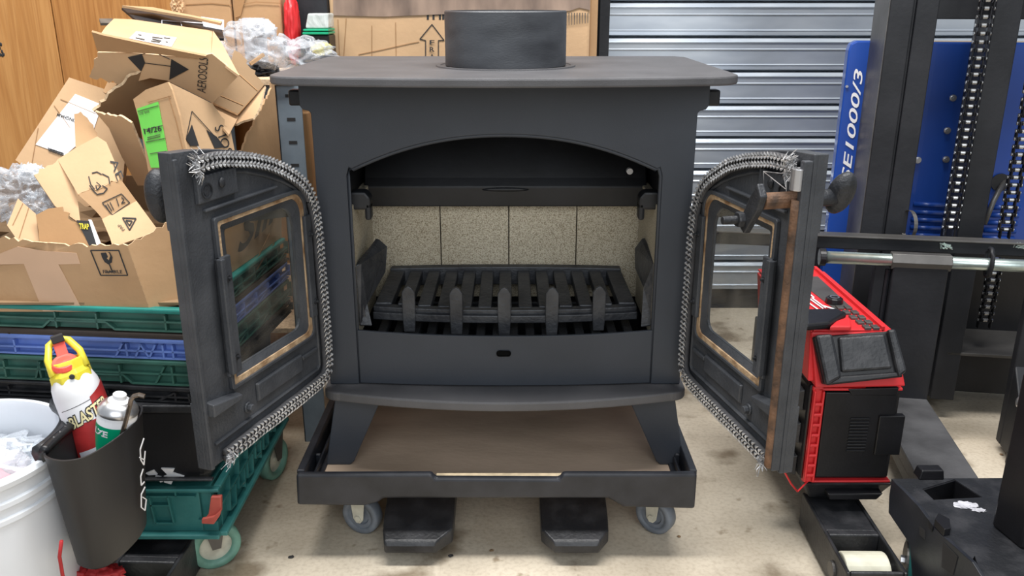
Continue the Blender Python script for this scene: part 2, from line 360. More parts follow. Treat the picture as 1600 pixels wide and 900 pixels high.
# oak boards
wl = bpy.data.objects.new('wall_left', None); COL.objects.link(wl); tag(wl, 'oak boarded wall on the left', kind='structure')
xs = [-2.8, -2.3, -1.78, -1.475, -1.095, -.80, -.50]
for i in range(len(xs)-1):
    bm = B(); box(bm, (xs[i]+.0012, 2.16, 0), (xs[i+1]-.0012, 2.2, 2.6)); o = obj('plank', bm, 'oak2' if i % 2 else 'oak', wl, bevel=.0015)
bm = B()
for k in range(7):
    a = random.uniform(0, 6.28); blob(bm, (P(2, 78, 2.159).x+random.uniform(-.005, .005), 2.16, P(2, 78, 2.16).z+random.uniform(-.014, .014)), (.003, .002, .005), 1)
obj('knot', bm, 'ink', wl)
# roller shutter
sh = bpy.data.objects.new('door_1', None); COL.objects.link(sh); tag(sh, 'galvanised steel roller shutter door', kind='structure')
YS = 2.5; pitch = .0925; zt = P(1150, 5, YS).z
x0s, x1s = P(951, 50, YS).x, 2.6
prof = [(.010, .003), (-.010, -.0005), (-.0165, -.0085), (-.0170, -.0105), (-.0125, -.0125), (-.012, -.0265), (-.0148, -.0298), (-.0120, -.0312), (-.011, -.0325), (-.011, -.0685), (-.0138, -.0718), (-.0115, -.0732), (-.012, -.0835), (-.004, -.0868), (.010, -.0885)]
smesh = None
for i in range(-2, 27):
    z = zt - i*pitch
    if z-pitch < -.02: break
    if smesh is None:
        bm = B(); A = [bm.verts.new((x0s, d, h)) for d, h in prof]; C = [bm.verts.new((x1s, d, h)) for d, h in prof]
        for k in range(len(prof)-1): bm.faces.new((A[k], C[k], C[k+1], A[k+1]))
        o = obj('slat', bm, 'shutter', sh, recalc=False); smesh = o.data
    else:
        o = bpy.data.objects.new('slat', smesh); link(o, sh)
    o.location = (0, YS, z)
bm = B(); box(bm, (x0s, YS+.02, 0), (x1s, YS+.03, 2.4)); obj('backing', bm, 'dark', sh)
bm = B(); box(bm, (P(936, 40, 2.42).x, 2.40, 0), (P(951, 40, 2.42).x, 2.49, 2.4)); tag(obj('trim_1', bm, 'steelblk'), 'black steel shutter guide post', kind='structure')

# ================================================================== STOVE
X0 = -.012
st = thing('wood_stove', 'large matt black cast iron stove with both doors open, in the centre', 'stove', (X0, 1.5, .128))
# top plate
def plate_outline(hw, yf, yb, bow, rc, n=24, fc=None):
    pts = []
    for k in range(n+1):
        t = -1+2*k/n; x = t*(hw-rc)
        pts.append((X0+x, yf-bow*(1-t*t)))
    cx = hw-rc
    for k in range(1, 9):
        a = -math.pi/2+math.pi/2*k/8; pts.append((X0+cx+rc*math.cos(a), yf+rc*.9+rc*.9*math.sin(a)))
    pts.append((X0+hw, yb-.02)); pts.append((X0+hw-.02, yb)); pts.append((X0-hw+.02, yb)); pts.append((X0-hw, yb-.02))
    for k in range(8, 0, -1):
        a = -math.pi/2+math.pi/2*k/8; pts.append((X0-cx-rc*math.cos(a), yf+rc*.9+rc*.9*math.sin(a)))
    return pts
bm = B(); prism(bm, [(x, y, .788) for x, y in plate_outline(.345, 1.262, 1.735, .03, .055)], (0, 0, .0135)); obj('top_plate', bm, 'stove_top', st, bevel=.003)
# flue collar
cc = V((P(790, 60, 1.47).x, 1.475, 0)); zt_ = .8015; ztop = .889
bm = B(); lathe(bm, [(.092, zt_), (.0995, zt_+.002), (.0995, ztop-.002), (.098, ztop), (.089, ztop), (.0885, zt_-.03)], cc, n=64); obj('flue_collar', bm, 'collar', st, smooth=True).data.set_sharp_from_angle(angle=R(35))
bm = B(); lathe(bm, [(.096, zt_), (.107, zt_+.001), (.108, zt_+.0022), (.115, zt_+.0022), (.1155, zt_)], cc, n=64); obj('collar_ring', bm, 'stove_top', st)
# front plate with arched opening
FY = 1.356
def arch(x, w, z0, z1):  # half width w
    t = x/w; return z0+(z1-z0)*(1-abs(t)**2.15)
hw, hwh = .300, .3165; ow = .2505
zb, ztp, zs, za = .279, .788, .651, .706
n = 30
inner = [(ow, zb)]+[(ow, zs-.01)]+[(ow*.985, zs+.003)]+[(ow*.965-2*ow*.965*k/n, arch(ow*.965-2*ow*.965*k/n, ow*1.02, zs-.006, za)) for k in range(n+1)]+[(-ow*.985, zs+.003)]+[(-ow, zs-.01)]+[(-ow, zb)]
outer = [(hw, zb), (hw, .738), (hw+.003, .742), (hwh-.004, .744), (hwh, .75), (hwh, ztp)]+[(hwh-2*hwh*k/12, ztp) for k in range(1, 12)]+[(-hwh, ztp), (-hwh, .75), (-hwh+.004, .744), (-hw-.003, .742), (-hw, .738), (-hw, zb)]
bm = B(); poly = [(X0+x, FY, z) for x, z in outer]+[(X0+x, FY, z) for x, z in inner[::-1]]
prism(bm, poly, (0, .012, 0)); obj('front_plate', bm, 'stove', st, bevel=.0015)
# lip round the opening
bm = B(); lip = [(X0+x*.995, FY+.006, z-.002 if z > zs-.02 else z) for x, z in inner]
tube(bm, lip, .0035, 8); obj('opening_lip', bm, 'stove', st, smooth=True)
# shell
bm = B()
for s in (-1, 1):
    xa, xb = sorted((X0+s*.299, X0+s*.291)); box(bm, (xa, FY+.011, zb), (xb, 1.70, ztp-.001))
box(bm, (X0-.299, 1.692, zb), (X0+.299, 1.70, ztp-.001)); box(bm, (X0-.291, FY+.011, zb), (X0+.291, 1.692, zb+.004)); obj('body_shell', bm, 'stove', st)
bm = B(); box(bm, (X0-.285, FY+.0125, zb+.005), (X0-.2625, 1.60, .72)); box(bm, (X0+.2625, FY+.0125, zb+.005), (X0+.285, 1.60, .72)); box(bm, (X0-.285, 1.60, zb+.005), (X0+.285, 1.62, ztp-.004))
box(bm, (X0-.285, FY+.0125, .735), (X0+.285, 1.6, .742))
obj('firebox_lining', bm, 'stove_in', st)
bm = B(); disc(bm, P(983, 266, 1.535), (0, -1, 0), .0058, .012, 14); obj('thermocouple_end', bm, 'tinwhite', st, bevel=.001)
# baffle: bent plate hanging low at the back
bm = B(); bx = [(1.598, .7), (1.545, .60), (1.535, .585), (1.54, .548), (1.548, .548), (1.544, .585), (1.553, .597), (1.6, .69)]
prism(bm, [(X0-.255, y, z) for y, z in bx], (.51, 0, 0)); obj('baffle_plate', bm, 'stove_in', st, bevel=.002)
bm = B(); v = blob(bm, P(790, 296, 1.536), (.045, .004, .004), 2); obj('baffle_weld', bm, 'stove_in', st, smooth=True)
# bricks
for a, b in ((579, 688.5), (688.5, 795), (795, 900.5), (900.5, 1011)):
    xa = P(a, 370, 1.565).x+.0009; xb = P(b, 370, 1.565).x-.0009
    bm = B(); box(bm, (xa, 1.565, .366), (xb, 1.595, .575)); obj('firebrick', bm, 'brick', st, bevel=.001)
for s in (-1, 1):
    xa, xb = sorted((X0+s*.262, X0+s*.2475)); bm = B(); box(bm, (xa, 1.3695, .36), (xb, 1.562, .588)); obj('side_firebrick', bm, 'brick', st, bevel=.0015)
    # brick retainer
    bm = B(); x = X0+s*.240; prism(bm, [(x-.020, 1.385, .578), (x+.020, 1.385, .578), (x+.020, 1.385, .598), (x+.012, 1.385, .608), (x-.012, 1.385, .608), (x-.020, 1.385, .598)], (0, .03, 0))
    box(bm, (x-s*.015-.005, 1.385, .560), (x-s*.015+.005, 1.41, .59)); obj('brick_retainer', bm, 'stove_in', st, bevel=.004)
# upper grate, slotted, slightly bowed and tilted
def gz(y): return .402+(y-1.40)*.16
bm = B(); NB = 13; yf0, yb0 = 1.405, 1.552
def gx(t, y): return X0+t*(.229-(y-1.40)*.10)
def gyf(t): return 1.418-.02*(1-t*t)
def gtop(p, q, r, s_, h=.012): hexa(bm, [V(k)-V((0, 0, h)) for k in (p, q, r, s_)], [V(k) for k in (p, q, r, s_)])
for k in range(NB):      # bars running front to back
    t0 = -1+2*k/NB+(.0 if k == 0 else .026); t1 = -1+2*(k+1)/NB-(.0 if k == NB-1 else .026)
    ya, yb = gyf((t0+t1)/2)+.006, yb0-.010
    jz = random.uniform(-.001, .001)
    gtop((gx(t0, ya), ya, gz(ya)+jz), (gx(t1, ya), ya, gz(ya)+jz), (gx(t1, yb), yb, gz(yb)+.003), (gx(t0, yb), yb, gz(yb)+.003), .018)
obj('grate_bars', bm, 'grate', st, bevel=.002)
bm = B()
for k in range(24):
    t0, t1 = -1+2*k/24, -1+2*(k+1)/24
    gtop((gx(t0, yb0-.014), yb0-.014, gz(yb0)+.004+.003*(1-t0*t0)), (gx(t1, yb0-.014), yb0-.014, gz(yb0)+.004+.003*(1-t1*t1)), (gx(t1, yb0), yb0, gz(yb0)+.006+.003*(1-t1*t1)), (gx(t0, yb0), yb0, gz(yb0)+.006+.003*(1-t0*t0)), .034)
    gtop((gx(t0, 1.4), gyf(t0)-.004, .400), (gx(t1, 1.4), gyf(t1)-.004, .400), (gx(t1, 1.4), gyf(t1)+.010, .4015), (gx(t0, 1.4), gyf(t0)+.010, .4015), .009)
bmesh.ops.remove_doubles(bm, verts=bm.verts, dist=.0001)
obj('grate_frame', bm, 'grate', st, bevel=.0015)
# lower (riddling) grate
bm = B()
for k in range(16):
    x = X0-.215+k*.0287; box(bm, (x-.008, 1.385, .345), (x+.008, 1.55, .357))
box(bm, (X0-.225, 1.55, .34), (X0+.225, 1.56, .36))
obj('riddling_grate', bm, 'iron', st, bevel=.002)
# log fret
fr = obj('fire_fret', (lambda b: ([gtopf for gtopf in [0]], b)[1])(B()), 'grate', st) if False else None
bm = B()
for k in range(20):
    t0, t1 = -1+.1*k, -.9+.1*k
    hexa(bm, [(gx(t0, 1.4), gyf(t0)-.012, .379), (gx(t1, 1.4), gyf(t1)-.012, .379), (gx(t1, 1.4), gyf(t1)-.004, .379), (gx(t0, 1.4), gyf(t0)-.004, .379)],
         [(gx(t0, 1.4), gyf(t0)-.012, .3925), (gx(t1, 1.4), gyf(t1)-.012, .3925), (gx(t1, 1.4), gyf(t1)-.004, .3925), (gx(t0, 1.4), gyf(t0)-.004, .3925)])
bmesh.ops.remove_doubles(bm, verts=bm.verts, dist=.0001)
fret = obj('fire_fret', bm, 'grate', st, bevel=.0015)
for u, vt, vb in ((640, 447, 519), (713.5, 449, 523), (788, 449, 525), (862, 449, 524), (935, 447, 517)):
    y = gyf((u-788)/215)-.016; a = P(u, vb, y); b = P(u, vt, y); wv = .0112
    bm = B(); prism(bm, [(a.x-wv*.85, y, a.z), (a.x+wv*.85, y, a.z), (a.x+wv, y, a.z+.03), (a.x+wv, y, b.z-.012), (a.x+wv*.55, y, b.z-.004), (a.x, y, b.z), (a.x-wv*.55, y, b.z-.004), (a.x-wv, y, b.z-.012), (a.x-wv, y, a.z+.03)], (0, .008, 0))
    obj('tine', bm, 'grate', fret, bevel=.0015)
for s, ptsx in ((-1, ((556, 415), (563, 412), (592, 373), (606, 385), (603, 425), (575, 475), (582, 510), (562, 509))), (1, ((1029, 415), (1022, 412), (1003, 372), (991, 388), (992, 420), (1005, 450), (1001, 512), (1022, 508)))):
    yb_ = {0: 1.372, 1: 1.376, 2: 1.47, 3: 1.466, 4: 1.45, 5: 1.385, 6: 1.372, 7: 1.372}
    pts = [P(u, v, yb_[i]) for i, (u, v) in enumerate(ptsx)]
    bm = B(); prism(bm, pts, (s*.006, .004, 0)); obj('side_cheek', bm, 'grate', fret, bevel=.002)
# bowed ash fascia with oval slot
bm = B(); n = 28; zf0, zf1 = .281, .3715; fw = .2485
def fy(t): return FY+.001-.012*(1-t*t)
sl = P(787, 552, FY-.011)
A = []
for k in range(n+1):
    t = -1+2*k/n; x = X0+t*fw; zt1 = zf1+.006*abs(t)**2.5
    A.append([bm.verts.new(p) for p in ((x, fy(t), zf0), (x, fy(t), zt1), (x, fy(t)+.006, zt1), (x, fy(t)+.006, zf0))])
for a, b in zip(A, A[1:]):
    for i in range(4): bm.faces.new((a[i], b[i], b[(i+1) % 4], a[(i+1) % 4]))
bm.faces.new(A[0]); bm.faces.new(A[-1][::-1])
fas = obj('ash_fascia', bm, 'stove', st, bevel=.001)
bm = B(); lathe(bm, [(0, 0), (.0042, 0), (.0042, .002), (.0053, .002), (.0053, -.0005), (.0042, -.001)], (sl.x, FY-.0115, sl.z), (0, -1, 0), 20)
for v in bm.verts: v.co.x = sl.x+(v.co.x-sl.x)+(.007 if v.co.x > sl.x else -.007)
obj('fascia_slot', bm, 'slot', fas)
# base plate
bm = B(); prism(bm, [(x, y, .262) for x, y in plate_outline(.3075, 1.322, 1.71, .038, .03)], (0, 0, .0165)); obj('base_plate', bm, 'stove_top', st, bevel=.003)
bm = B(); box(bm, (X0-.14, 1.42, .215), (X0+.12, 1.66, .262)); obj('ash_box', bm, 'stove_in', st, bevel=.002)
# legs
for s in (-1, 1):
    for front in (1, 0):
        y = 1.345 if front else 1.66; c = X0
        q = [(s*.2906, .262), (s*.2095, .262), (s*.266, .135), (s*.273, .1285), (s*.314, .1285), (s*.314, .133)]
        bm = B(); prism(bm, [(c+x, y, z) for x, z in q], (0, .010, 0))
        a, b = y+.0095, y+(.07 if front else -.06)
        hexa(bm, [(c+s*.289, a, .262), (c+s*.282, a, .262), (c+s*.305, a, .1285), (c+s*.313, a, .1285)], [(c+s*.289, b, .262), (c+s*.282, b, .262), (c+s*.305, b-.03*(1 if front else -1), .1285), (c+s*.313, b-.03*(1 if front else -1), .1285)])
        obj('leg', bm, 'stove', st, bevel=.0018)
# air control knobs
for s in (-1, 1):
    bm = B(); c = V((X0+s*.297, 1.385, .760)); disc(bm, c, (s, 0, 0), .008, .02, 16)
    xa, xb = sorted((c.x+s*.018, c.x+s*.040)); box(bm, (xa, 1.372, .748), (xb, 1.398, .772)); obj('air_slider', bm, 'black', st, bevel=.003)
# hinge pins
for s in (-1, 1):
    for z in (.34, .575):
        bm = B(); disc(bm, (X0+s*.3025, 1.345, z-.013), (0, 0, 1), .006, .026, 14); box(bm, (X0+s*.3025-.005, 1.346, z-.008), (X0+s*.3025+.005, 1.358, z+.008)); obj('hinge', bm, 'stove', st, bevel=.001, smooth=False)

# ---- doors
DL = .315
TOP = [(0, .285), (.004, .305), (.012, .325), (.028, .345), (.055, .3655), (.09, .385), (.13, .401), (.175, .414), (.22, .423), (.27, .430), (DL, .433)]
def door(hinge, free, sgn, extra):
    h = V(hinge); d = V(free)-h; d.z = 0; ang = math.atan2(d.y, d.x)
    dr = bpy.data.objects.new('door', None); COL.objects.link(dr); dr.parent = st
    dr.matrix_parent_inverse = Matrix.Translation(-ORG[st.name]); dr.location = (h.x, h.y, .297); dr.rotation_euler = (0, 0, ang)
    dr['label'] = extra['label']
    q = lambda s, y, z: V((s, y*sgn, z))
    outer = [(x, z) for x, z in TOP]+[(DL, 0), (0.0, 0)]
    # window: s .045-.25, z .10-.333
    ws0, ws1, wz0, wz1 = .047, .248, .102, .330
    def rrect(s0, s1, z0, z1, r00, r01, n=6):   # r01: hinge/top corner radius
        pts = []
        for (cs, cz, r, a0) in ((s0+r01, z1-r01, r01, 90), (s1-.004, z1-.004, .004, 0), (s1-.004, z0+.004, .004, -90), (s0+r00, z0+r00, r00, 180)):
            seq = range(n+1)
            for k in seq:
                a = {90: 180-90*k/n, 0: 90-90*k/n, -90: 0-90*k/n, 180: -90-90*k/n}[a0]
                pts.append((cs+r*math.cos(R(a)), cz+r*math.sin(R(a))))
        return pts
    win = rrect(ws0, ws1, wz0, wz1, .012, .028)
    bm = B(); nO = len(outer)
    # face plate as outline plus hole (bridge slit at the bottom)
    def plate(y0, y1, off=0):
        holeprism(bm, [q(s, y0, z) for s, z in outer], [[q(s, y0, z) for s, z in win]], V((0, (y1-y0)*sgn, 0)))
    plate(-.006, 0)
    # rim walls (outer box of the casting)
    rim = [(s, z) for s, z in TOP]+[(DL, 0), (0, 0)]
    inn = [(min(max(s, .007), DL-.007), (z-.0075 if z > .1 else .007)) for s, z in rim]
    ringprism(bm, [q(s, -.017, z) for s, z in rim], [q(s, -.017, z) for s, z in inn], V((0, .0115*sgn, 0)))
    prism(bm, [q(s, -.0195, z) for s, z in [(s, z) for s, z in TOP]+[(DL, .335), (0, .335*0+.285)]], V((0, .004*sgn, 0)))
    prism(bm, [q(s, -.0195, z) for s, z in [(0, 0), (DL, 0), (DL, .098), (0, .098)]], V((0, .004*sgn, 0)))
    obj('door_casting', bm, 'doorm', dr, bevel=.0015)
    # rope channel rib
    rib = [(.27, .389), (.22, .394), (.175, .386), (.13, .372), (.09, .356), (.062, .341), (.043, .325), (.034, .30), (.030, .27), (.030, .04), (.036, .034), (.30, .032)]
    bm = B(); tube(bm, [q(s, .001, z) for s, z in rib], .0028, 6); obj('rope_channel', bm, 'doorm', dr)
    # frame round the glass: rust/glue strip and inner frame
    bm = B(); w2 = rrect(ws0+.004, ws1-.005, wz0+.005, wz1-.003, .012, .028)
    ringprism(bm, [q(s, .0035, z) for s, z in rrect(ws0-.003, ws1+.002, wz0-.003, wz1+.003, .012, .028)], [q(s, .0035, z) for s, z in w2], V((0, -.008*sgn, 0))); obj('glass_seal', bm, 'rustlight', dr)
    bm = B(); w3 = rrect(ws0+.018, ws1-.022, wz0+.016, wz1-.014, .018, .034)
    ringprism(bm, [q(s, .001, z) for s, z in w2], [q(s, -.004, z) for s, z in w3], V((0, -.004*sgn, 0))); obj('inner_frame', bm, 'steelgrey' if 0 else 'doorm', dr)
    bm = B(); ringprism(bm, [q(s, .006, z) for s, z in rrect(ws0-.009, ws1+.008, wz0-.008, wz1+.009, .014, .03)], [q(s, .006, z) for s, z in rrect(ws0-.003, ws1+.002, wz0-.003, wz1+.003, .012, .028)], V((0, -.006*sgn, 0))); obj('window_surround', bm, 'doorm', dr, bevel=.001)
    bm = B(); prism(bm, [q(s, -.0035, z) for s, z in rrect(ws0+.004, ws1-.004, wz0+.004, wz1-.004, .01, .03)], V((0, -.003*sgn, 0))); obj('glass', bm, 'glass', dr)
    # glass clips
    for s0, s1, z0, z1 in ((ws1-.012, ws1+.016, .118, .286), (ws0-.012, ws0+.004, .13, .295)):
        bm = B(); box(bm, q(s0, .004, z0), q(s1, .010, z1)); 
        if s0 > .1: box(bm, q(s1-.009, .004, z0+.004), q(s1, .016, z1))
        cl = obj('glass_clip', bm, 'doorm', dr, bevel=.0015)
        for z in (z0+.025, z1-.03):
            bm = B(); disc(bm, q((s0+s1)/2-.002, .010, z), (0, sgn, 0), .0045, .003, 12); disc(bm, q((s0+s1)/2-.002, .013, z), (0, sgn, 0), .002, .004, 8); o = obj('screw', bm, 'iron', dr)
    # ribs and ledges on the inside face
    bm = B()
    bar(bm, q(.27, .003, .352), q(.11, .003, .352), .007, .004, (0, 0, 1)); 
    hexa(bm, [q(.20, 0, .362), q(.282, 0, .362), q(.282, 0, .398), q(.20, 0, .398)], [q(.201, .007, .363), q(.281, .007, .363), q(.281, .007, .397), q(.201, .007, .397)])
    hexa(bm, [q(.08, 0, .050), q(.20, 0, .050), q(.20, 0, .080), q(.08, 0, .080)], [q(.082, .005, .052), q(.198, .005, .052), q(.198, .005, .078), q(.082, .005, .078)])
    hexa(bm, [q(.035, 0, .066), q(.078, 0, .066), q(.078, 0, .074), q(.035, 0, .074)], [q(.036, .004, .067), q(.077, .004, .067), q(.077, .004, .073), q(.036, .004, .073)])
    hexa(bm, [q(.245, 0, .078), q(.309, 0, .078), q(.309, 0, .100), q(.245, 0, .088)], [q(.247, .014, .079), q(.309, .014, .079), q(.309, .014, .097), q(.247, .014, .086)])
    if sgn > 0 or True: box(bm, q(DL-.010, 0, .005), q(DL, .012, .425)) if sgn < 0 else box(bm, q(DL-.007, -.001, .0), q(DL, .004, .425))
    obj('casting_rib', bm, 'doorm', dr, bevel=.0015)
    bm = B(); bolt(bm, q(.222, 0, .052), (0, sgn, 0), .006, .010); obj('boss', bm, 'doorm', dr, bevel=.001)
    bm = B(); lathe(bm, [(.0105, 0), (.0105, .002), (.0085, .002), (.0085, 0)], q(.266, .007 if sgn > 0 else .007, .378), (0, sgn, 0), 20); disc(bm, q(.266, .007, .378), (0, sgn, 0), .007, .001, 6); blob(bm, q(.236, .009, .383), (.006, .003, .007), 2); obj('catch_boss', bm, 'iron', dr)
    # rope gasket: core and braided strands
    rp = [(.287, .414), (.25, .414), (.21, .409), (.17, .401), (.13, .389), (.095, .374), (.065, .357), (.042, .339), (.026, .315), (.019, .29), (.016, .25), (.015, .2), (.014, .15), (.013, .1), (.013, .06), (.015, .035), (.024, .020), (.045, .015), (.09, .0135), (.14, .012), (.19, .012), (.24, .011), (.288, .010)]
    # dense catmull resample
    def cat(p, st_=.0042):
        out = []
        for i in range(len(p)-1):
            p0, p1, p2, p3 = [V((*p[max(0, min(len(p)-1, j))], 0)) for j in (i-1, i, i+1, i+2)]
            k = max(1, round((p2-p1).length/st_))
            for j in range(k):
                t = j/k; out.append(.5*((2*p1)+(p2-p0)*t+(2*p0-5*p1+4*p2-p3)*t*t+(3*p1-p0-3*p2+p3)*t**3))
        out.append(V((*p[-1], 0))); return out
    pts = cat(rp)
    bm = B(); rg = []
    wob = [noise.noise(V((i*.11, extra['seed'], 0)))*.0012 for i in range(len(pts))]
    for side in (-1, 1):
        l = []
        for i, p in enumerate(pts):
            dd = (pts[min(i+1, len(pts)-1)]-pts[max(i-1, 0)]).normalized(); nn = V((-dd.y, dd.x, 0)); l.append(p+nn*(side*.0052+wob[i]))
        tube(bm, [q(a.x, .006, a.y) for a in l], .0052, 8)
    rope = obj('rope_gasket', bm, 'rope_dark', dr, smooth=True); rope['label'] = 'braided grey glass fibre rope gasket'
    bm = B()
    for i in range(1, len(pts)-1):
        dd = (pts[i+1]-pts[i-1]).normalized(); nn = V((-dd.y, dd.x, 0))
        for side in (-1, 1):
            for half in (-1, 1):
                c = pts[i]+nn*(side*.0054+half*.0024+wob[i]); tilt = (dd*.85+nn*half*.62).normalized()
                if i % 2 == 0:
                    L_ = .0058; wd = .0023; 
                    a = q(c.x-tilt.x*L_, .0100, c.y-tilt.y*L_); b = q(c.x+tilt.x*L_, .0108, c.y+tilt.y*L_); mid = q(c.x, .0128, c.y)
                    sd = V((-(b-a).z, 0, (b-a).x)).normalized()*wd
                    vs = [bm.verts.new(x) for x in (a, mid+sd, b, mid-sd, mid+V((0, sgn*.0012, 0)), mid-V((0, sgn*.0022, 0)))]
                    for f in ((0, 1, 4), (1, 2, 4), (2, 3, 4), (3, 0, 4), (1, 0, 5), (2, 1, 5), (3, 2, 5), (0, 3, 5)): bm.faces.new([vs[t] for t in f])
    # frayed ends and stray fibres
    for e, sgd in ((pts[0], 1), (pts[-1], 1)):
        for k in range(46 if e is pts[0] else 22):
            a = V((e.x-.004+random.uniform(-.006, .004), 0, e.y+random.uniform(-.009, .009)))
            L_ = random.uniform(.008, .024)
            dv = V((random.uniform(-.2, 1), 0, random.uniform(-1, .9 if e is pts[0] else .2))).normalized()*L_
            p0 = q(a.x, .008, a.z); p1 = q(a.x+dv.x*.5, .014+random.uniform(-.004, .006), a.z+dv.z*.5); p2 = q(a.x+dv.x, .012+random.uniform(-.004, .008), a.z+dv.z)
            tube(bm, [p0, p1, p2], [.0012, .0009, .0004], 4)
    o = obj('rope_strands', bm, 'rope', rope); o['kind'] = 'stuff'
    return dr, q
dL, q = door((X0-.296, 1.335, 0), (-.412, 1.035, 0), 1, dict(label='left stove door swung open', seed=1))
bm = B()   # knob on the outside
kc = q(.275, -.060, .372); disc(bm, q(.275, -.017, .372), (0, -1, 0), .009, .022, 16)
for v in blob(bm, (0, 0, 0), (1, 1, 1), 3): v.co = kc+V((v.co.x*.019, v.co.y*.017, v.co.z*.036*(1-.1*v.co.z)))
obj('door_knob', bm, 'iron', dL, smooth=True)
dR, q = door((X0+.300, 1.335, 0), (.360, 1.035, 0), -1, dict(label='right stove door swung open, with latch', seed=4))
bm = B(); disc(bm, q(.285, -.018, .372), (0, 1, 0), .011, .038, 16)
mt = Matrix.Rotation(R(28), 4, 'Y')
for v in blob(bm, (0, 0, 0), (1, 1, 1), 3): v.co = q(.285, -.062, .377)+mt @ V((v.co.x*.016, v.co.y*.017, v.co.z*.032))
obj('door_knob', bm, 'iron', dR, smooth=True)
bm = B(); tube(bm, [q(.285, 0, .372), q(.285, .046, .372)], .0105, 16); obj('latch_spindle', bm, 'rust', dR, smooth=False, bevel=.001)
bm = B(); prism(bm, [q(s, .046, z) for s, z in ((.285, .395), (.297, .380), (.290, .362), (.262, .325), (.247, .333), (.252, .345), (.270, .375))], V((0, -.010, 0))); obj('latch_bar', bm, 'iron', dR, bevel=.002)
bm = B(); disc(bm, q(.257, .054, .343), (0, -1, 0), .0105, .010, 6); disc(bm, q(.257, .056, .343), (0, -1, 0), .0052, .028, 14); obj('latch_bolt', bm, 'iron', dR, bevel=.001)
bm = B(); tube(bm, [q(.305, .010, z/100*.4+.008) for z in range(0, 96, 4)], .0078, 8); obj('rusty_edge', bm, 'rust', dR, smooth=True)
bm = B(); tube(bm, [q(.304, .012, .388), q(.304, .012, .415)], .0095, 10); obj('foil_wrap', bm, 'tin', dR, bevel=.001)
bm = B(); tube(bm, [q(.235, .014, .352), q(.232, .018, .398), q(.29, .014, .405)], .0008, 5); tube(bm, [q(.232, .018, .398), q(.282, .014, .385)], .0007, 5); obj('loose_strand', bm, 'rope', dR)

# ================================================================== DOLLY UNDER THE STOVE
dl = thing('dolly', 'black plastic dolly with a plywood deck carrying the stove', 'dolly', (-.025, 1.46, 0))
xa, xb, ya, yb = -.357, .307, 1.25, 1.68
zt = .166
def XZ(u, v, Y=1.25): p = P(u, v, Y); return (p.x, p.z)
r = .022
bm = B()
pf = [XZ(462, 742), XZ(674, 741), XZ(680, 748), XZ(874, 749), XZ(880, 741), XZ(1090, 741), XZ(1086, 796), XZ(975, 793), XZ(950, 779), XZ(600, 779), XZ(592, 785), XZ(570, 791), XZ(464, 790)]
prism(bm, [(x, ya, z) for x, z in pf], (0, .014, 0))
obj('front_rail', bm, 'dolly', dl, bevel=.005, seg=3)
bm = B()
for x0_, x1_ in ((xa, xa+.013), (xb-.013, xb)): box(bm, (x0_, ya+.013, .108), (x1_, yb, zt))
box(bm, (xa+.013, yb-.013, .108), (xb-.013, yb, zt))
for x0_, x1_ in ((xa+.013, xa+.032), (xb-.032, xb-.013)): box(bm, (x0_, ya+.014, .112), (x1_, yb-.013, .132)); box(bm, ((x0_+x1_)/2-.002, ya+.014, .13), ((x0_+x1_)/2+.002, yb-.013, .146))
for x0_ in (xa+.013, xb-.022): box(bm, (x0_, 1.34, .13), (x0_+.009, 1.346, .152))
box(bm, (xa+.013, ya+.014, .112), (xb-.013, ya+.03, .119))
obj('side_rail', bm, 'dolly', dl, bevel=.0025)
bm = B(); box(bm, (xa+.032, ya+.0145, .1195), (xb-.032, yb-.014, .1282)); obj('deck', bm, 'ply', dl)
bm = B(); box(bm, (P(680, 745, 1.2).x-.005, ya+.0142, .140), (P(875, 745, 1.26).x+.005, ya+.024, .1545)); obj('deck_batten', bm, 'plyedge', dl, bevel=.001)
for u, y, yaw in ((567, 1.335, 28), (1024, 1.335, 50), (567, 1.6, 28), (1010, 1.6, 50)):
    x = P(u, 810, 1.335).x; a = R(yaw); ax = V((math.sin(a)*(-1 if x < 0 else 1)*1, -math.cos(a), 0)); ax = V((-.35, -.94, 0)) if x < 0 else V((-.62, -.78, 0)); ax.normalize()
    c = V((x, y, .036))
    bm = B(); lathe(bm, [(.024, -.012), (.033, -.012), (.0355, -.009), (.036, 0), (.0355, .009), (.033, .012), (.024, .012), (.024, -.012)], c, ax, 36); wh = obj('caster', bm, 'wheelgrey', dl, smooth=True)
    bm = B(); lathe(bm, [(0, -.009), (.024, -.009), (.025, .009), (.017, .009), (.015, .005), (0, .005)], c, ax, 30); obj('hub', bm, 'wheelgrey', wh)
    bm = B(); s_ = ax.cross(V((0, 0, 1))).normalized()
    o0 = c+ax*.0145; prism(bm, [o0+s_*.018+V((0, 0, .074)), o0-s_*.018+V((0, 0, .074)), o0-s_*.010+V((0, 0, -.002)), o0-s_*.004+V((0, 0, -.010)), o0+s_*.004+V((0, 0, -.010)), o0+s_*.010+V((0, 0, -.002))], ax*.002)
    disc(bm, o0+ax*.002, ax, .006, .003, 6); obj('fork', bm, 'wheelhub', wh, bevel=.0006)
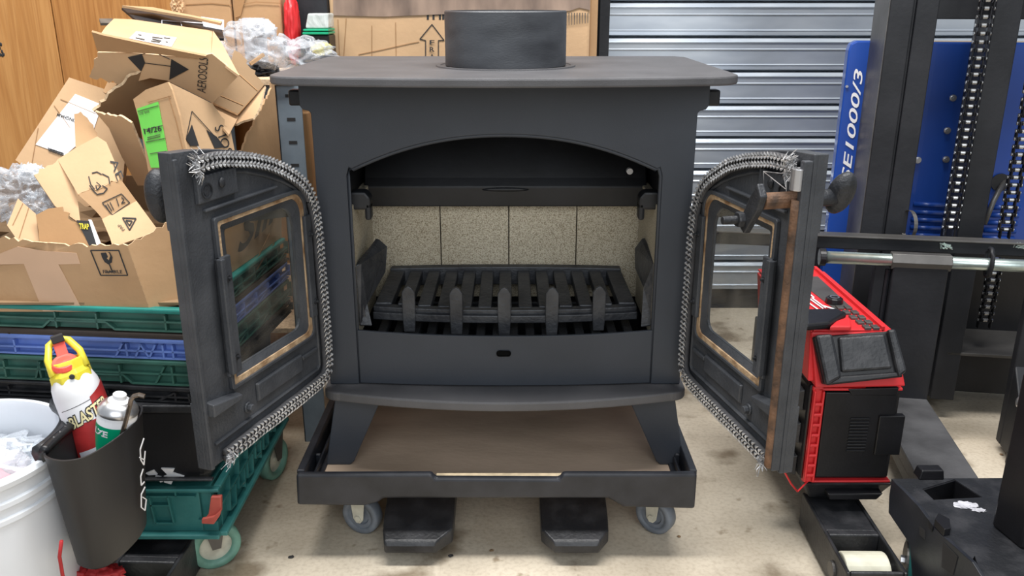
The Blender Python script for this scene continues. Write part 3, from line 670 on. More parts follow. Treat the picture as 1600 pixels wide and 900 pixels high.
# pallet truck
pt = thing('pallet_truck', 'black pallet truck whose two blunt fork tips poke out below the dolly', 'pallet truck', (-.027, 1.9, 0))
for ul, ur, ch in ((597, 708, 1), (845, 952, -1)):
    x0_ = P(ul, 800, 1.27).x; x1_ = P(ur, 800, 1.27).x
    bm = B()
    def sec(y, zt_, i0, i1, zb_): return [(x0_+i0, y, zt_), (x1_-i1, y, zt_), (x1_-i1, y, zb_), (x0_+i0, y, zb_)]
    sects = [sec(1.232, .040, .022 if ch < 0 else .008, .028 if ch > 0 else .02, .026), sec(1.236, .047, .020 if ch < 0 else .006, .026 if ch > 0 else .018, .024), sec(1.262, .054, .001, .001, .026), sec(1.285, .062, 0, 0, .03), sec(1.40, .098, 0, 0, .05), sec(1.9, .098, 0, 0, .05)]
    if ch > 0: pass
    R_ = [[bm.verts.new(p) for p in s_] for s_ in sects]
    for a, b in zip(R_, R_[1:]):
        for i in range(4): bm.faces.new((a[i], b[i], b[(i+1) % 4], a[(i+1) % 4]))
    bm.faces.new(R_[0]); bm.faces.new(R_[-1][::-1])
    obj('fork', bm, 'black2', pt, bevel=.004, seg=3)
bm = B(); box(bm, (-.24, 1.9, .04), (.19, 1.98, .3)); obj('crosshead', bm, 'steelblk', pt, bevel=.01)
for sx in (-.16, .1):
    bm = B(); disc(bm, (sx-.03, 1.45, .03), (1, 0, 0), .03, .06, 20); obj('load_roller', bm, 'roller', pt)

# ================================================================== LEFT STACK: teal dolly, tub, crates
def facebars(bm, kind, segs, th, dep, Y=1.17, X=-.465):
    for (a0, z0), (a1, z1) in segs:
        if kind == 'f': p, q_ = V((a0, Y+dep/2, z0)), V((a1, Y+dep/2, z1))
        else: p, q_ = V((X-dep/2, a0, z0)), V((X-dep/2, a1, z1))
        bar(bm, p, q_, dep, th, (0, 0, 1) if abs(a1-a0) > 1e-4 else (1, 0, 0) if kind == 'f' else (0, 1, 0))
XL, YF, YB = -1.07, 1.17, 1.575
def crate(name, label, z0, z1, m, ribs, cut=None, diag=None, XR=-.465, dx=0, lipm=None, group='folded crates in the left stack'):
    xr = XR+dx; xl = XL+dx; h = z1-z0
    t = thing(name, label, 'crate', ((xl+xr)/2, (YF+YB)/2, z0), group)
    bm = B(); box(bm, (xl+.008, YF+.009, z0+.001), (xr-.009, YB-.008, z1-.004)); obj('crate_body', bm, m, t)
    bm = B()
    for (a, b) in (((xl, YF, z1-.008), (xr, YF+.014, z1)), ((xl, YB-.014, z1-.008), (xr, YB, z1)), ((xr-.014, YF+.0141, z1-.008), (xr, YB-.0141, z1)), ((xl, YF+.0141, z1-.008), (xl+.014, YB-.0141, z1))): box(bm, a, b)
    obj('rim', bm, lipm or m, t, bevel=.0025)
    bm = B(); segs = []
    lo = z0+.003; hi = z1-.010
    xs_ = [P(u, 550, YF).x+dx for u in ribs]
    for x in xs_: segs.append(((x, lo), (x, hi)))
    mid = (lo+hi)/2
    if cut:
        ca, cb = [P(u, 550, YF).x+dx for u in cut]; up = lo+(hi-lo)*.45
        segs += [((xl, lo), (ca-.012, lo)), ((ca-.012, lo), (ca, up)), ((ca, up), (cb, up)), ((cb, up), (cb+.012, lo)), ((cb+.012, lo), (xr, lo))]
        segs += [((xl, hi-(hi-lo)*.42), (xr, hi-(hi-lo)*.42))]
    else: segs += [((xl, lo), (xr, lo)), ((xl, mid), (xr, mid))]
    if diag:
        for (ua, ub) in diag: segs += [((P(ua, 550, YF).x, lo), (P(ub, 550, YF).x, hi))]
    facebars(bm, 'f', segs, .0028, .0085, YF+.0005)
    obj('front_ribs', bm, m, t)
    bm = B(); ys = [YF+.03+k*.055 for k in range(8)]; segs = [((y, lo), (y, hi)) for y in ys]+[((YF, lo), (YB, lo)), ((YF, mid), (YB, mid))]
    segs += [((ys[k], lo), (ys[k+1], mid)) for k in range(0, 7, 2)]
    facebars(bm, 's', segs, .0028, .0085, X=xr-.0005); obj('side_ribs', bm, m, t)
    return t
# teal dolly
td = thing('dolly', 'dusty teal plastic dolly with a red latch under the black tub', 'dolly', (-.765, 1.37, 0))
z0, z1 = .100, .186; xr = -.455
bm = B(); box(bm, (XL, YF+.014, z0), (xr-.012, YB-.01, z0+.02)); box(bm, (XL, YF+.010, z0+.002), (xr-.035, YF+.014, z1-.004)); box(bm, (xr-.014, YF+.03, z0+.002), (xr-.010, YB, z1-.004)); box(bm, (XL+.01, YF+.02, z0), (xr-.02, YB-.02, z1-.006)); obj('tray', bm, 'teal_d', td, bevel=.001)
bm = B()
for (a, b) in (((XL, YF, z1-.006), (xr, YF+.012, z1)), ((xr-.012, YF+.0121, z1-.006), (xr, YB, z1)), ((XL, YF-.004, z0-.002), (xr-.006, YF+.010, z0+.006)), ((xr-.010, YF+.006, z0-.002), (xr+.004, YB, z0+.006)), ((XL, YB-.012, z1-.006), (xr-.0125, YB, z1))): box(bm, a, b)
obj('rim', bm, 'teal_d', td, bevel=.002)
bm = B(); X_ = lambda u, v=790: P(u, v, YF).x; Z_ = lambda v, u=250: P(u, v, YF).z
sg = [((X_(222), Z_(778)), (X_(305), Z_(778))), ((X_(233), Z_(778)), (X_(237), Z_(820))), ((X_(262), Z_(778)), (X_(266), Z_(820))), ((X_(237), Z_(820)), (X_(266), Z_(820))), ((X_(233), Z_(792)), (X_(262), Z_(792))), ((X_(260), Z_(768)), (X_(290), Z_(768))), ((X_(275), Z_(768)), (X_(275), Z_(778))), ((X_(305), Z_(815)), (X_(330), Z_(818)))]
facebars(bm, 'f', sg, .0025, .008, YF+.003)
sg = []
for k in range(7):
    y = YF+.05+k*.05; sg += [((y, z0+.018+k % 2*.01), (y+.012, z1-.01)), ((y, z0+.018+k % 2*.01), (y+.03, z0+.012+k % 2*.01)), ((y+.03, z0+.012), (y+.036, z0+.045))]
sg += [((YF, z0+.05), (YB, z0+.05))]
facebars(bm, 's', sg, .0028, .008, X=xr-.002); obj('ribs', bm, 'teal_d', td)
bm = B(); p = [P(u, v, YF+.004) for u, v in ((332, 772), (348, 772), (348, 795), (336, 815), (318, 812), (328, 800))]; prism(bm, p, (0, -.008, 0)); lt = obj('latch', bm, 'redlatch', td, bevel=.0015); lt['label'] = 'faded red latch'
bm = B(); prism(bm, [P(u, v, YF-.004) for u, v in ((317, 808), (336, 804), (347, 794), (345, 803), (336, 816), (317, 815))], (0, -.006, 0)); obj('latch_tongue', bm, 'redlatch', lt, bevel=.001)
for (x, y, ax) in ((-.497, 1.235, (.5, -.86, 0)), (-.475, 1.52, (1, -.3, 0)), (-1.0, 1.24, (1, 0, 0)), (-1.0, 1.52, (1, 0, 0))):
    ax = V(ax).normalized(); c = V((x, y, .042))
    bm = B(); lathe(bm, [(.027, -.011), (.039, -.011), (.042, -.007), (.042, .007), (.039, .011), (.027, .011), (.027, -.011)], c, ax, 36); wh = obj('caster', bm, 'wheelteal', td, smooth=True)
    bm = B(); lathe(bm, [(0, -.006), (.027, -.006), (.027, .004), (.006, .006), (.006, .010), (0, .010)], c, ax, 30); obj('hub', bm, 'wheelhub', wh)
    bm = B(); s_ = ax.cross(V((0, 0, 1))).normalized()
    for k in (1, -1): 
        o0 = c-ax*.015*k
        if k == 1 or True: prism(bm, [o0+s_*.02+V((0, 0, .058)), o0-s_*.02+V((0, 0, .058)), o0-s_*.007, o0+s_*.007], -ax*.002*k)
    obj('fork', bm, 'steelgrey', wh)
# black tub
tb = thing('tub', 'black plastic tub with a torn white label above the teal dolly', 'tub', (-.765, 1.37, .1865))
def tapered(bm, x0, x1, y0, y1, z0, z1, tp): hexa(bm, [(x0+tp, y0+tp, z0), (x1-tp, y0+tp, z0), (x1-tp, y1-tp, z0), (x0+tp, y1-tp, z0)], [(x0, y0, z1), (x1, y0, z1), (x1, y1, z1), (x0, y1, z1)])
bm = B(); tapered(bm, XL+.01, -.463, 1.178, YB-.01, .1868, .327, .008); obj('tub_body', bm, 'black', tb, bevel=.016, seg=4)
bm = B(); box(bm, (XL, 1.168, .318), (-.458, YB, .330)); box(bm, (XL, 1.170, .200), (-.462, 1.18, .204)); obj('tub_rim', bm, 'black2', tb, bevel=.003)
tpl = Plane(V((XL, 1.1755, .327)), V((-.463, 1.1755, .327)), V((-.5, 1.184, .19)))
bm = B()
for pg in (((252, 731), (273, 732), (270, 738), (288, 744), (282, 748), (272, 748), (268, 756), (257, 753), (256, 744), (262, 741)), ((228, 739), (240, 734), (246, 741), (233, 742)), ((243, 743), (252, 745), (255, 752), (251, 753)), ((219, 737), (225, 736), (226, 739), (220, 739))):
    prism(bm, [tpl.at(u, v, .0015) for u, v in pg], tpl.n*-.003)
obj('torn_label', bm, 'white', tb)
# crates
G_ = None
c1 = crate('crate', 'black folded crate directly on the black tub', .3305, .358, 'black2', (-90, -20, 60, 150, 262, 285), diag=((232, 262),), group=None)
c2 = crate('crate', 'dark green folded crate under the blue crate', .3585, .400, 'green_crate', (-90, -20, 40, 175, 262), cut=(135, 180), diag=((30, 42), (232, 250)), group=None)
c3 = crate('crate', 'blue folded crate between the two green ones', .4005, .4345, 'blue_crate', (-60, 5, 66, 82, 192, 252, 268, 292), diag=((66, 82), (172, 186), (205, 216), (228, 216), (228, 240)), group=None)
c4 = crate('crate', 'thin dark brown folded crate between blue and teal', .435, .4435, 'brown_crate', (0, 290), group=None)
c5 = crate('crate', 'green folded crate with bright teal rim under the cardboard box', .444, .481, 'green_crate', (-90, -20, 82, 150, 262), cut=(72, 165), lipm='teal', group=None)

ANG = R(-5.5); PV = V((-.466, 1.17, 0))
for t_ in (c1, c2, c3, c4, c5):          # the crates sit slightly skewed on the tub
    t_.rotation_euler = (0, 0, ANG); t_.location = PV+Matrix.Rotation(ANG, 3, 'Z') @ (t_.location-PV)
# ================================================================== BIG BOX OF PACKAGING
bx_ = thing('cardboard_box', 'large open cardboard box full of packaging on the crate stack', 'box', (-.77, 1.38, .482))
pf_ = Plane(V((-.5, 1.18, .482)), V((-.9, 1.212, .482)), V((-.6, 1.190, .58)))
sheet(pf_, [(-160, 487), (235, 487), (199, 384), (150, 384), (100, 381), (50, 378), (0, 372), (-160, 366)], 'card', bx_, 'front_panel', torn=[2, 3, 4, 5, 6])
pc_ = Plane(pf_.at(235, 487), pf_.at(199, 384), V((-.478, 1.215, .482)))
sheet(pc_, [(235.5, 487), (287, 488), (266, 346), (240, 362), (199.5, 384)], 'card', bx_, 'corner_panel', torn=[2, 3])
ps_ = Plane(V((-.474, 1.20, .482)), V((-.462, 1.57, .482)), V((-.472, 1.25, .6)))
A_ = [V((-.474, 1.215, .482)), V((-.433, 1.57, .482)), V((-.430, 1.60, .60)), V((-.430, 1.60, .775)), V((-.433, 1.57, .745)), V((-.441, 1.50, .71)), V((-.450, 1.42, .66)), V((-.461, 1.33, .625)), V((-.474, 1.215, .60))]
bm = B(); prism(bm, jag(A_, [3, 4, 5, 6, 7]), (.0, 0, 0)) if 0 else prism(bm, jag(A_, [3, 4, 5, 6, 7]), (-.0035, 0, 0)); obj('side_panel', bm, 'card', bx_)
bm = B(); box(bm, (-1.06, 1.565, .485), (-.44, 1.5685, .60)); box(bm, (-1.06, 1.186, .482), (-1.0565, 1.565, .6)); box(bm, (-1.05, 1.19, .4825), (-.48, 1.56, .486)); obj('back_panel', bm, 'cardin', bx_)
pt_ = Plane(V((-.474, 1.215, .482)), V((-.433, 1.57, .482)), V((-.453, 1.40, .60)))
text_on(pt_, 'Slim', (366, 399), (452, 318), (366, 343), 'ink', bx_, off=.006, shear=.35, bold=.02)
lines_on(pt_, [[(370, 425), (400, 400), (418, 365)], [(395, 425), (410, 400), (425, 380)]], 1.2, 'card3', bx_, off=.005)
decal(pf_, [(-40, 412), (28, 385), (70, 392), (120, 395), (126, 412), (92, 413), (130, 486), (68, 486), (38, 412), (-40, 414)], 'tape', bx_, 'packing_tape')
lines_on(pf_, [[(142, 391), (186, 391), (200, 430), (158, 430), (142, 391)], [(171, 412), (176, 424)], [(165, 425), (181, 424)]], 1.6, 'ink', bx_, 'fragile_frame')
decal(pf_, [(158, 395), (172, 394), (176, 402), (175, 410), (170, 413), (164, 409), (160, 402)], 'ink', bx_, 'fragile_mark')
decal(pf_, [(167, 394), (170, 401), (168, 403), (171, 406), (173, 400), (171, 395)], 'card', bx_, 'glass_crack', off=.002)
text_on(pf_, 'FRAGILE', (162, 427), (192, 427), (161, 421.5), 'ink', bx_, bold=.01)
# --- A: carton with long white address label
ta = thing('flattened_carton', 'flattened carton with a white address label leaning by the oak wall', 'carton', (-.82, 1.5, .6))
pa = Plane((25, 250, 1.46), (108, 122, 1.52), (225, 290, 1.45))
sheet(pa, [(24, 250), (108, 121), (172, 142), (200, 200), (190, 300), (120, 330), (58, 275)], 'card2', ta, th=.012)
decal(pa, [(56, 226), (118, 147), (160, 164), (146, 205), (102, 243)], 'white', ta)
text_on(pa, 'NOTTINGHAM', (136, 192), (91, 177), (134, 197), 'ink', ta, off=.002, bold=.01)
lines_on(pa, [[(78, 233+k*1.0), (100, 240+k*1.0)] for k in (0,)]+[[(76+k*2.5, 231+k*.9), (78+k*2.5, 237+k*.9)] for k in range(10)], 1.2, 'ink', ta, 'barcode', off=.002)
lines_on(pa, [[(95, 122+33), (150, 178)], [(85, 165), (110, 200)], [(60, 200), (48, 268)]], .8, 'card3', ta, 'crease')
# --- dark flat pack with labels behind
td_ = thing('flat_sleeve', 'dark grey flattened sleeve with printed labels on top of the pile', 'packaging', (-.75, 1.5, .8))
pd = Plane((190, 20, 1.60), (345, 45, 1.60), (250, 12, 1.72))
sheet(pd, [(190, 12), (260, 16), (345, 35), (350, 60), (290, 58), (215, 33)], 'steelblk', td_, th=.004)
sheet(Plane((190, 12, 1.60), (347, 36, 1.56), (240, 10, 1.7)), [(191, 12), (240, 15), (347, 37), (345, 40), (300, 30)], 'card', td_, 'kraft_edge', th=.004, off=.004)
decal(pd, [(314, 27), (350, 32), (350, 48), (318, 42)], 'whitegrey', td_)
sheet(pd, [(155, 27), (176, 27), (176, 34), (157, 34)], 'inkgrey', td_, 'end_flap', th=.004, off=-.002)
lines_on(pd, [[(253, 39), (253, 33), (318, 38), (322, 44)], [(282, 36), (284, 42)]], 1, 'whitegrey', td_, off=.002)
# --- B: top carton with printed lettering
tB = thing('open_carton', 'open carton lettered AEROSOLS lying topmost on the pile, with shipping label', 'carton', (-.66, 1.42, .75))
pb1 = Plane((163, 50, 1.40), (330, 84, 1.38), (178, 29, 1.50))
sheet(pb1, [(158, 52), (165, 42), (178, 29), (205, 30), (332, 48), (330, 84), (322, 88), (240, 68)], 'card2', tB, 'top_panel', torn=[5])
decal(pb1, [(213, 50), (276, 60), (268, 74), (202, 61)], 'white', tB)
lines_on(pb1, [[(216, 56), (221, 57)], [(212, 61), (226, 64)], [(238, 60), (254, 62)], [(256, 61), (266, 62)], [(238, 63), (252, 66)], [(236, 66), (250, 68)], [(259, 67), (262, 68)]], 1.4, 'inkgrey', tB, 'label_print', off=.0025)
pb2 = Plane((152, 82, 1.375), (330, 100, 1.36), (240, 120, 1.38))
sheet(pb2, [(152, 82), (200, 82), (300, 90), (331, 84), (373, 118), (332, 161), (262, 126), (235, 122), (195, 132), (139, 120), (147, 100)], 'card2', tB, 'front_panel', torn=[8, 9, 10])
pb3 = Plane((152, 80, 1.372), (318, 92, 1.355), (144, 50, 1.34))
sheet(pb3, [(152, 80), (143, 50), (160, 55), (240, 72), (322, 88), (310, 92), (240, 84)], 'card', tB, 'front_flap')
pb4 = Plane((332, 48, 1.49), (331, 85, 1.38), (374, 118, 1.34))
sheet(pb4, [(333, 48), (347, 68), (374, 118), (330, 86)], 'card2', tB, 'end_flap')
for pg in (((200, 89), (222, 84), (227, 98), (221, 111)), ((268, 92), (295, 108), (265, 124))): decal(pb2, pg, 'ink', tB, 'printed_diamond', off=.0015)
lines_on(pb2, [[(222, 84), (240, 80), (266, 92)], [(227, 98), (268, 103)]], .9, 'ink', tB, off=.0016)
text_on(pb2, 'AEROSOLS', (322, 145), (326, 91), (308, 142), 'ink', tB, off=.0016)
# --- D: brown open flap piece to the right
tD = thing('torn_carton', 'torn brown carton end standing right of the lettered carton', 'carton', (-.5, 1.5, .7))
pD = Plane((366, 78, 1.52), (415, 130, 1.50), (334, 160, 1.42))
sheet(pD, [(366, 78), (374, 82), (413, 132), (372, 178), (333, 160), (358, 110)], 'cardin', tD, torn=[1], th=.004)
pD2 = Plane((413, 134, 1.50), (372, 178, 1.45), (400, 190, 1.40))
sheet(pD2, [(414, 134), (408, 160), (395, 185), (360, 196), (350, 188), (372, 178)], 'card2', tD, 'torn_flap', torn=[1, 2, 3])
sheet(Plane((333, 160, 1.44), (372, 182, 1.44), (340, 200, 1.36)), [(330, 158), (374, 180), (358, 210), (340, 190)], 'card2', tD, 'side_flap')
lines_on(pD, [[(366, 110), (402, 142)], [(345, 150), (380, 165)]], 1.2, 'card3', tD, 'crease')
# --- E: open dark interior
tE = thing('bent_carton_lid', 'bent carton lid with shaded underside, left of the green labelled carton', 'carton', (-.68, 1.4, .7))
pE = Plane((150, 172, 1.36), (222, 112, 1.38), (220, 190, 1.44))
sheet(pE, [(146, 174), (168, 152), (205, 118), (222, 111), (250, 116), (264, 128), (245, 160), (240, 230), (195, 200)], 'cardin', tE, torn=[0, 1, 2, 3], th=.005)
pE2 = Plane((150, 174, 1.35), (190, 184, 1.33), (215, 240, 1.36))
sheet(pE2, [(148, 174), (190, 182), (205, 192), (232, 260), (235, 290), (215, 290), (190, 245), (170, 200)], 'card2', tE, 'folded_side', torn=[0])
pE3 = Plane((115, 178, 1.36), (150, 172, 1.38), (150, 225, 1.34))
sheet(pE3, [(116, 178), (126, 174), (140, 190), (152, 208), (150, 240), (118, 230)], 'card', tE, 'torn_corner', torn=[0, 1, 2])
sheet(Plane((165, 135, 1.45), (182, 132, 1.45), (170, 150, 1.42)), [(168, 128), (185, 130), (165, 146), (161, 143)], 'card', tE, 'scrap')
# --- F: green label carton
tF = thing('crushed_carton', 'crushed carton with a bright green 14/26 label', 'carton', (-.58, 1.33, .6))
pF1 = Plane((209, 156, 1.34), (264, 130, 1.31), (250, 262, 1.30))
sheet(pF1, [(208, 155), (228, 140), (262, 128), (268, 140), (280, 180), (302, 290), (240, 330), (232, 270), (218, 190)], 'card', tF, 'end_panel')
pF2 = Plane((263, 129, 1.312), (300, 290, 1.29), (350, 190, 1.38))
sheet(pF2, [(263, 128), (300, 146), (332, 162), (346, 182), (362, 212), (372, 260), (302, 300), (280, 200)], 'card2', tF, 'front_panel', torn=[3])
decal(pF1, [(215, 170), (248, 159), (267, 262), (237, 262), (228, 225), (218, 185)], 'limegreen', tF, off=.0016)
text_on(pF1, '14/26', (228, 210), (255, 205), (226, 201), 'ink', tF, off=.0026, bold=.015)
text_on(pF1, 'USE BAR', (220, 180), (236, 176), (219, 176), 'inkgrey', tF, off=.0026)
lines_on(pF1, [[(217, 174), (249, 165)], [(226, 203), (256, 196)], [(230, 222), (260, 216)], [(232, 218), (252, 213)], [(232, 215), (252, 210)], [(236, 240), (262, 236)]], .9, 'inkgrey', tF, off=.0025)
text_on(pF2, 'SOLS', (363, 238), (347, 194), (350, 243), 'ink', tF, off=.0016)
for pg in (((299, 195), (310, 228), (297, 228), (290, 218)), ((322, 203), (338, 214), (350, 230), (335, 232))): decal(pF2, pg, 'ink', tF, 'printed_diamond', off=.0015)
lines_on(pF2, [[(290, 218), (299, 174), (350, 230)]], .9, 'ink', tF, off=.0016)
lines_on(pF1, [[(264, 150), (276, 190), (290, 250)], [(232, 160), (268, 150)]], 1, 'card3', tF, 'crease')
# --- H: long flap with recycling marks
tH = thing('long_carton_flap', 'long bent carton flap printed with recycling marks at the front of the box', 'carton', (-.68, 1.25, .52))
pH = Plane((90, 250, 1.30), (152, 215, 1.33), (176, 300, 1.27))
sheet(pH, [(90, 249), (120, 230), (152, 213), (166, 222), (178, 250), (188, 280), (122, 304)], 'card2', tH, 'upper_flap', torn=[5])
pH1 = Plane(pH.at(122, 304), pH.at(188, 280), P(165, 352, 1.25))
sheet(pH1, [(122, 303.5), (188, 279.5), (213, 314), (160, 342), (150, 330)], 'card', tH, 'middle_flap')
pH2 = Plane(pH1.at(160, 342), pH1.at(213, 314), P(176, 382, 1.215))
sheet(pH2, [(159, 341.5), (213, 313.5), (248, 361), (176, 386), (172, 372)], 'card2', tH, 'lower_flap')
pH3 = Plane((90, 250, 1.30), (53, 273, 1.27), (125, 345, 1.25))
sheet(pH3, [(53, 273), (90, 249), (115, 290), (122, 318), (126, 350), (86, 322)], 'card2', tH, 'side_flap', torn=[0])
text_on(pH, 'AE', (172, 252), (184, 284), (180, 249) if 0 else (182, 246), 'ink', tH, off=.0016)
lines_on(pH, [[(144, 271), (152, 269), (159, 273)], [(139, 276), (142, 288), (148, 296)], [(160, 272), (170, 277), (172, 288)]], 1.6, 'ink', tH, 'recycling_mark')
lines_on(pH1, [[(146, 298), (152, 304), (162, 302), (168, 295), (160, 290)], [(146, 298), (140, 290)], [(151, 285), (158, 291), (152, 297), (150, 290)]], 1.6, 'ink', tH, 'recycling_mark')
lines_on(pH1, [[(160, 317), (190, 303), (203, 317), (176, 336), (160, 317)], [(165, 320), (172, 332)], [(168, 318), (175, 330)], [(172, 316), (178, 328)], [(182, 310), (186, 322)], [(190, 308), (194, 312), (190, 318), (196, 316)]], 1.2, 'ink', tH, 'stamp_mark')
lines_on(pH2, [[(192, 341), (213, 342), (203, 360), (192, 341)], [(197, 345), (207, 346), (203, 353), (197, 345)]], 1.8, 'ink', tH, 'triangle_mark')
text_on(pH2, 'PAP', (196, 359), (188, 350), (192, 362), 'ink', tH)
# --- I: small brown pieces
tI = thing('small_carton', 'small kraft carton scrap at the far left of the box', 'carton', (-.8, 1.24, .52))
pI = Plane((28, 310, 1.25), (62, 336, 1.24), (35, 372, 1.21))
sheet(pI, [(28, 310), (56, 334), (62, 384), (32, 382), (11, 352)], 'card2', tI)
lines_on(pI, [[(45, 325), (30, 372)], [(36, 318), (20, 352)]], .8, 'card3', tI, 'crease')
tI2 = thing('taped_scrap', 'brown tape covered cardboard scrap in front of the small carton', 'cardboard scrap', (-.77, 1.22, .52))
pI2 = Plane((58, 336, 1.225), (100, 323, 1.235), (100, 380, 1.205))
o = sheet(pI2, [(56, 336), (75, 326), (98, 323), (112, 345), (128, 360), (142, 386), (62, 386), (60, 360)], 'card3', tI2, 'panel', torn=[2, 3, 4])
# --- packet
tJ = thing('packet', 'small black packet with yellow TRAP lettering', 'packet', (-.7, 1.22, .52))
pJ = Plane((120, 345, 1.222), (142, 348, 1.222), (135, 385, 1.205))
sheet(pJ, [(119, 344), (139, 345), (152, 386), (140, 386), (132, 368)], 'ink', tJ, 'sleeve', off=.0)
text_on(pJ, 'TRAP', (125, 358), (140, 359), (124, 349), 'yellow', tJ, bold=.02, off=.0015)
sheet(pJ, [(138, 343), (142, 343), (159, 386), (152, 386)], 'white', tJ, 'card_edge')
# --- films
def bag(name, label, c, r, seed, m='film', amp=.4, freq=2.6, sub=5, cat='plastic bag'):
    bm = B(); crumple(bm, c, r, seed, amp, freq, sub); o = obj(name, bm, m, None, smooth=True); return tag(o, label, cat)
bag('plastic_film', 'crumpled clear plastic film at the left end of the box', tuple(P(32, 305, 1.32)), (.055, .05, .05), 2)
bag('plastic_wrap', 'small clear plastic wrap between small carton and long flap', tuple(P(62, 325, 1.27)), (.026, .02, .028), 5)
bm = B(); crumple(bm, tuple(P(50, 272, 1.36)), (.022, .02, .018), 9, .3, 2.5, 4); tag(obj('paper_scrap', bm, 'white'), 'white paper scrap poking out of the clear film', 'paper')
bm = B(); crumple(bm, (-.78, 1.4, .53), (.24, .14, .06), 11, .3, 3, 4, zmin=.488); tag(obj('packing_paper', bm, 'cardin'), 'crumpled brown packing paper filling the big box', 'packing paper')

# ================================================================== RACK, SHELF AND THINGS ON IT
rk = thing('shelving_rack', 'blue grey slotted steel shelving rack behind the stove, left', 'shelving', (-.75, 1.85, 0))
for (x, y) in ((-.423, 1.665), (-.45, 2.12), (-.70, 1.665), (-.70, 2.12)):
    bm = B(); box(bm, (x-.024, y, 0), (x+.024, y+.003, .752)); box(bm, (x-.024, y, 0), (x-.021, y+.035, .752)); obj('upright', bm, 'rackgrey', rk, bevel=.0008)
    if x > -1 and y < 2:
        for k in range(15):
            z = .73-k*.044; bm = B(); box(bm, (x-.006, y-.0006, z), (x+.010, y+.001, z+.006)); obj('slot', bm, 'ink', rk)
bm = B(); box(bm, (-.72, 1.655, .754), (-.41, 2.14, .764)); obj('shelf_board', bm, 'chip', rk)
bm = B(); box(bm, (-.70, 1.67, .715), (-.45, 1.674, .752)); obj('shelf_beam', bm, 'rackgrey', rk)
bm = B(); box(bm, (-.72, 1.67, .25), (-.41, 2.14, .26)); obj('shelf_board', bm, 'chip', rk)
bm = B(); box(bm, (-.445, 1.76, .2605), (-.411, 1.93, .69)); tag(obj('storage_carton', bm, 'card3', bevel=.003), 'narrow brown carton standing between rack and stove', 'carton')
# bags on shelf
bag('plastic_bag', 'crumpled clear plastic bag on the shelf beside the pile', tuple(P(392, 78, 1.75)), (.078, .06, .062), 21, amp=.4, freq=1.6)
bag('plastic_bag', 'crumpled clear plastic bag on the shelf nearest the stove', tuple(P(462, 96, 1.80)), (.10, .075, .052), 25, amp=.45, freq=1.9)
bag('plastic_bag', 'small yellow tinted plastic packet within the clear bags', tuple(P(503, 76, 1.84)), (.024, .02, .015), 28, 'filmy', .3, 2, 4)
bm = B(); crumple(bm, tuple(P(405, 45, 1.82)), (.035, .03, .022), 31, .25, 2.5, 4); tag(obj('white_sack', bm, 'white', smooth=True), 'white crumpled sack on the shelf behind the clear bags', 'sack')
bm = B(); bar(bm, P(391, 100, 1.70), P(412, 85, 1.72), .006, .006); tag(obj('wooden_stick', bm, 'card2'), 'short wooden stick lying in the clear bag', 'stick')
bm = B(); crumple(bm, tuple(P(408, 112, 1.74)), (.04, .03, .02), 35, .35, 3, 4); tag(obj('dark_packet', bm, 'steelblk'), 'dark glossy packet under the clear bags', 'packet')
bm = B(); box(bm, (P(380, 30, 1.85).x, 1.84, .7645), (P(412, 30, 1.85).x, 1.86, P(380, 28, 1.85).z)); tag(obj('printed_card', bm, 'whitegrey'), 'grey printed card standing behind the bags', 'card')
ct = thing('carton', 'two taped kraft cartons end on at the top left of the shelf', 'carton', (-.62, 2.0, .765))
ct['label'] = 'wide kraft carton at the back of the shelf, left of the red bag'
xA, xB_, xC = P(285, 30, 1.95).x, P(364, 30, 1.95).x, P(440, 30, 1.95).x
bm = B(); box(bm, (xA, 1.95, .765), (xB_-.002, 2.12, .98)); obj('carton_half', bm, 'card', ct, bevel=.004)
bm = B(); box(bm, (xB_+.001, 1.952, .765), (xC, 2.12, .98)); obj('carton_half', bm, 'card', ct, bevel=.004)
pcx = Plane(V((xA, 1.95, .8)), V((xC, 1.95, .8)), V((xA, 1.95, .95)))
lines_on(pcx, [[(290, 7), (330, 5), (362, 8)], [(370, 8), (400, 3), (438, 5)]], 1.2, 'card3', ct, 'crease')
decal(pcx, [(365, -20), (388, -20), (376, 25), (367, 28)], 'card3', ct, 'tape_strip')
bm = B(); crumple(bm, tuple(P(277, 8, 1.93)), (.014, .012, .03), 41, .4, 4, 4); tag(obj('torn_paper', bm, 'card2'), 'torn crumpled paper end beside the wide kraft carton', 'paper')
bm = B(); crumple(bm, (P(450, 20, 1.92).x, 1.95, .85), (.017, .03, .085), 44, .2, 2.5, 4, zmin=.765); tag(obj('red_bag', bm, 'red', smooth=True), 'red cloth bag standing on the shelf', 'bag')
bm = B(); box(bm, (P(458, 20, 2.0).x, 1.99, .765), (P(514, 20, 2.0).x, 2.12, .99)); tag(obj('dark_case', bm, 'steelblk', bevel=.006), 'dark case behind the clear tub', 'case')
tt = thing('lidded_tub', 'clear plastic tub with green base on the shelf by the tall carton', 'tub', (P(497, 40, 1.94).x, 1.95, .765))
bm = B(); a, b = P(480, 40, 1.94), P(516, 40, 1.94); hexa(bm, [(a.x, 1.92, .848), (b.x, 1.92, .848), (b.x, 1.985, .848), (a.x, 1.985, .848)], [(a.x+.006, 1.925, .878), (b.x, 1.925, .878), (b.x, 1.985, .878), (a.x+.006, 1.985, .878)]); obj('tub_body', bm, 'tubclear', tt, bevel=.003)
for k in range(2):
    bm = B(); box(bm, (a.x-.006+k*.002, 1.915, .835+k*.0065), (b.x, 1.988, .840+k*.0065)); obj('green_lid', bm, M['cangreen'], tt, bevel=.0015)
bm = B(); box(bm, (a.x-.002, 1.92, .765), (b.x, 1.988, .834)); obj('black_base', bm, 'black', tt, bevel=.003)
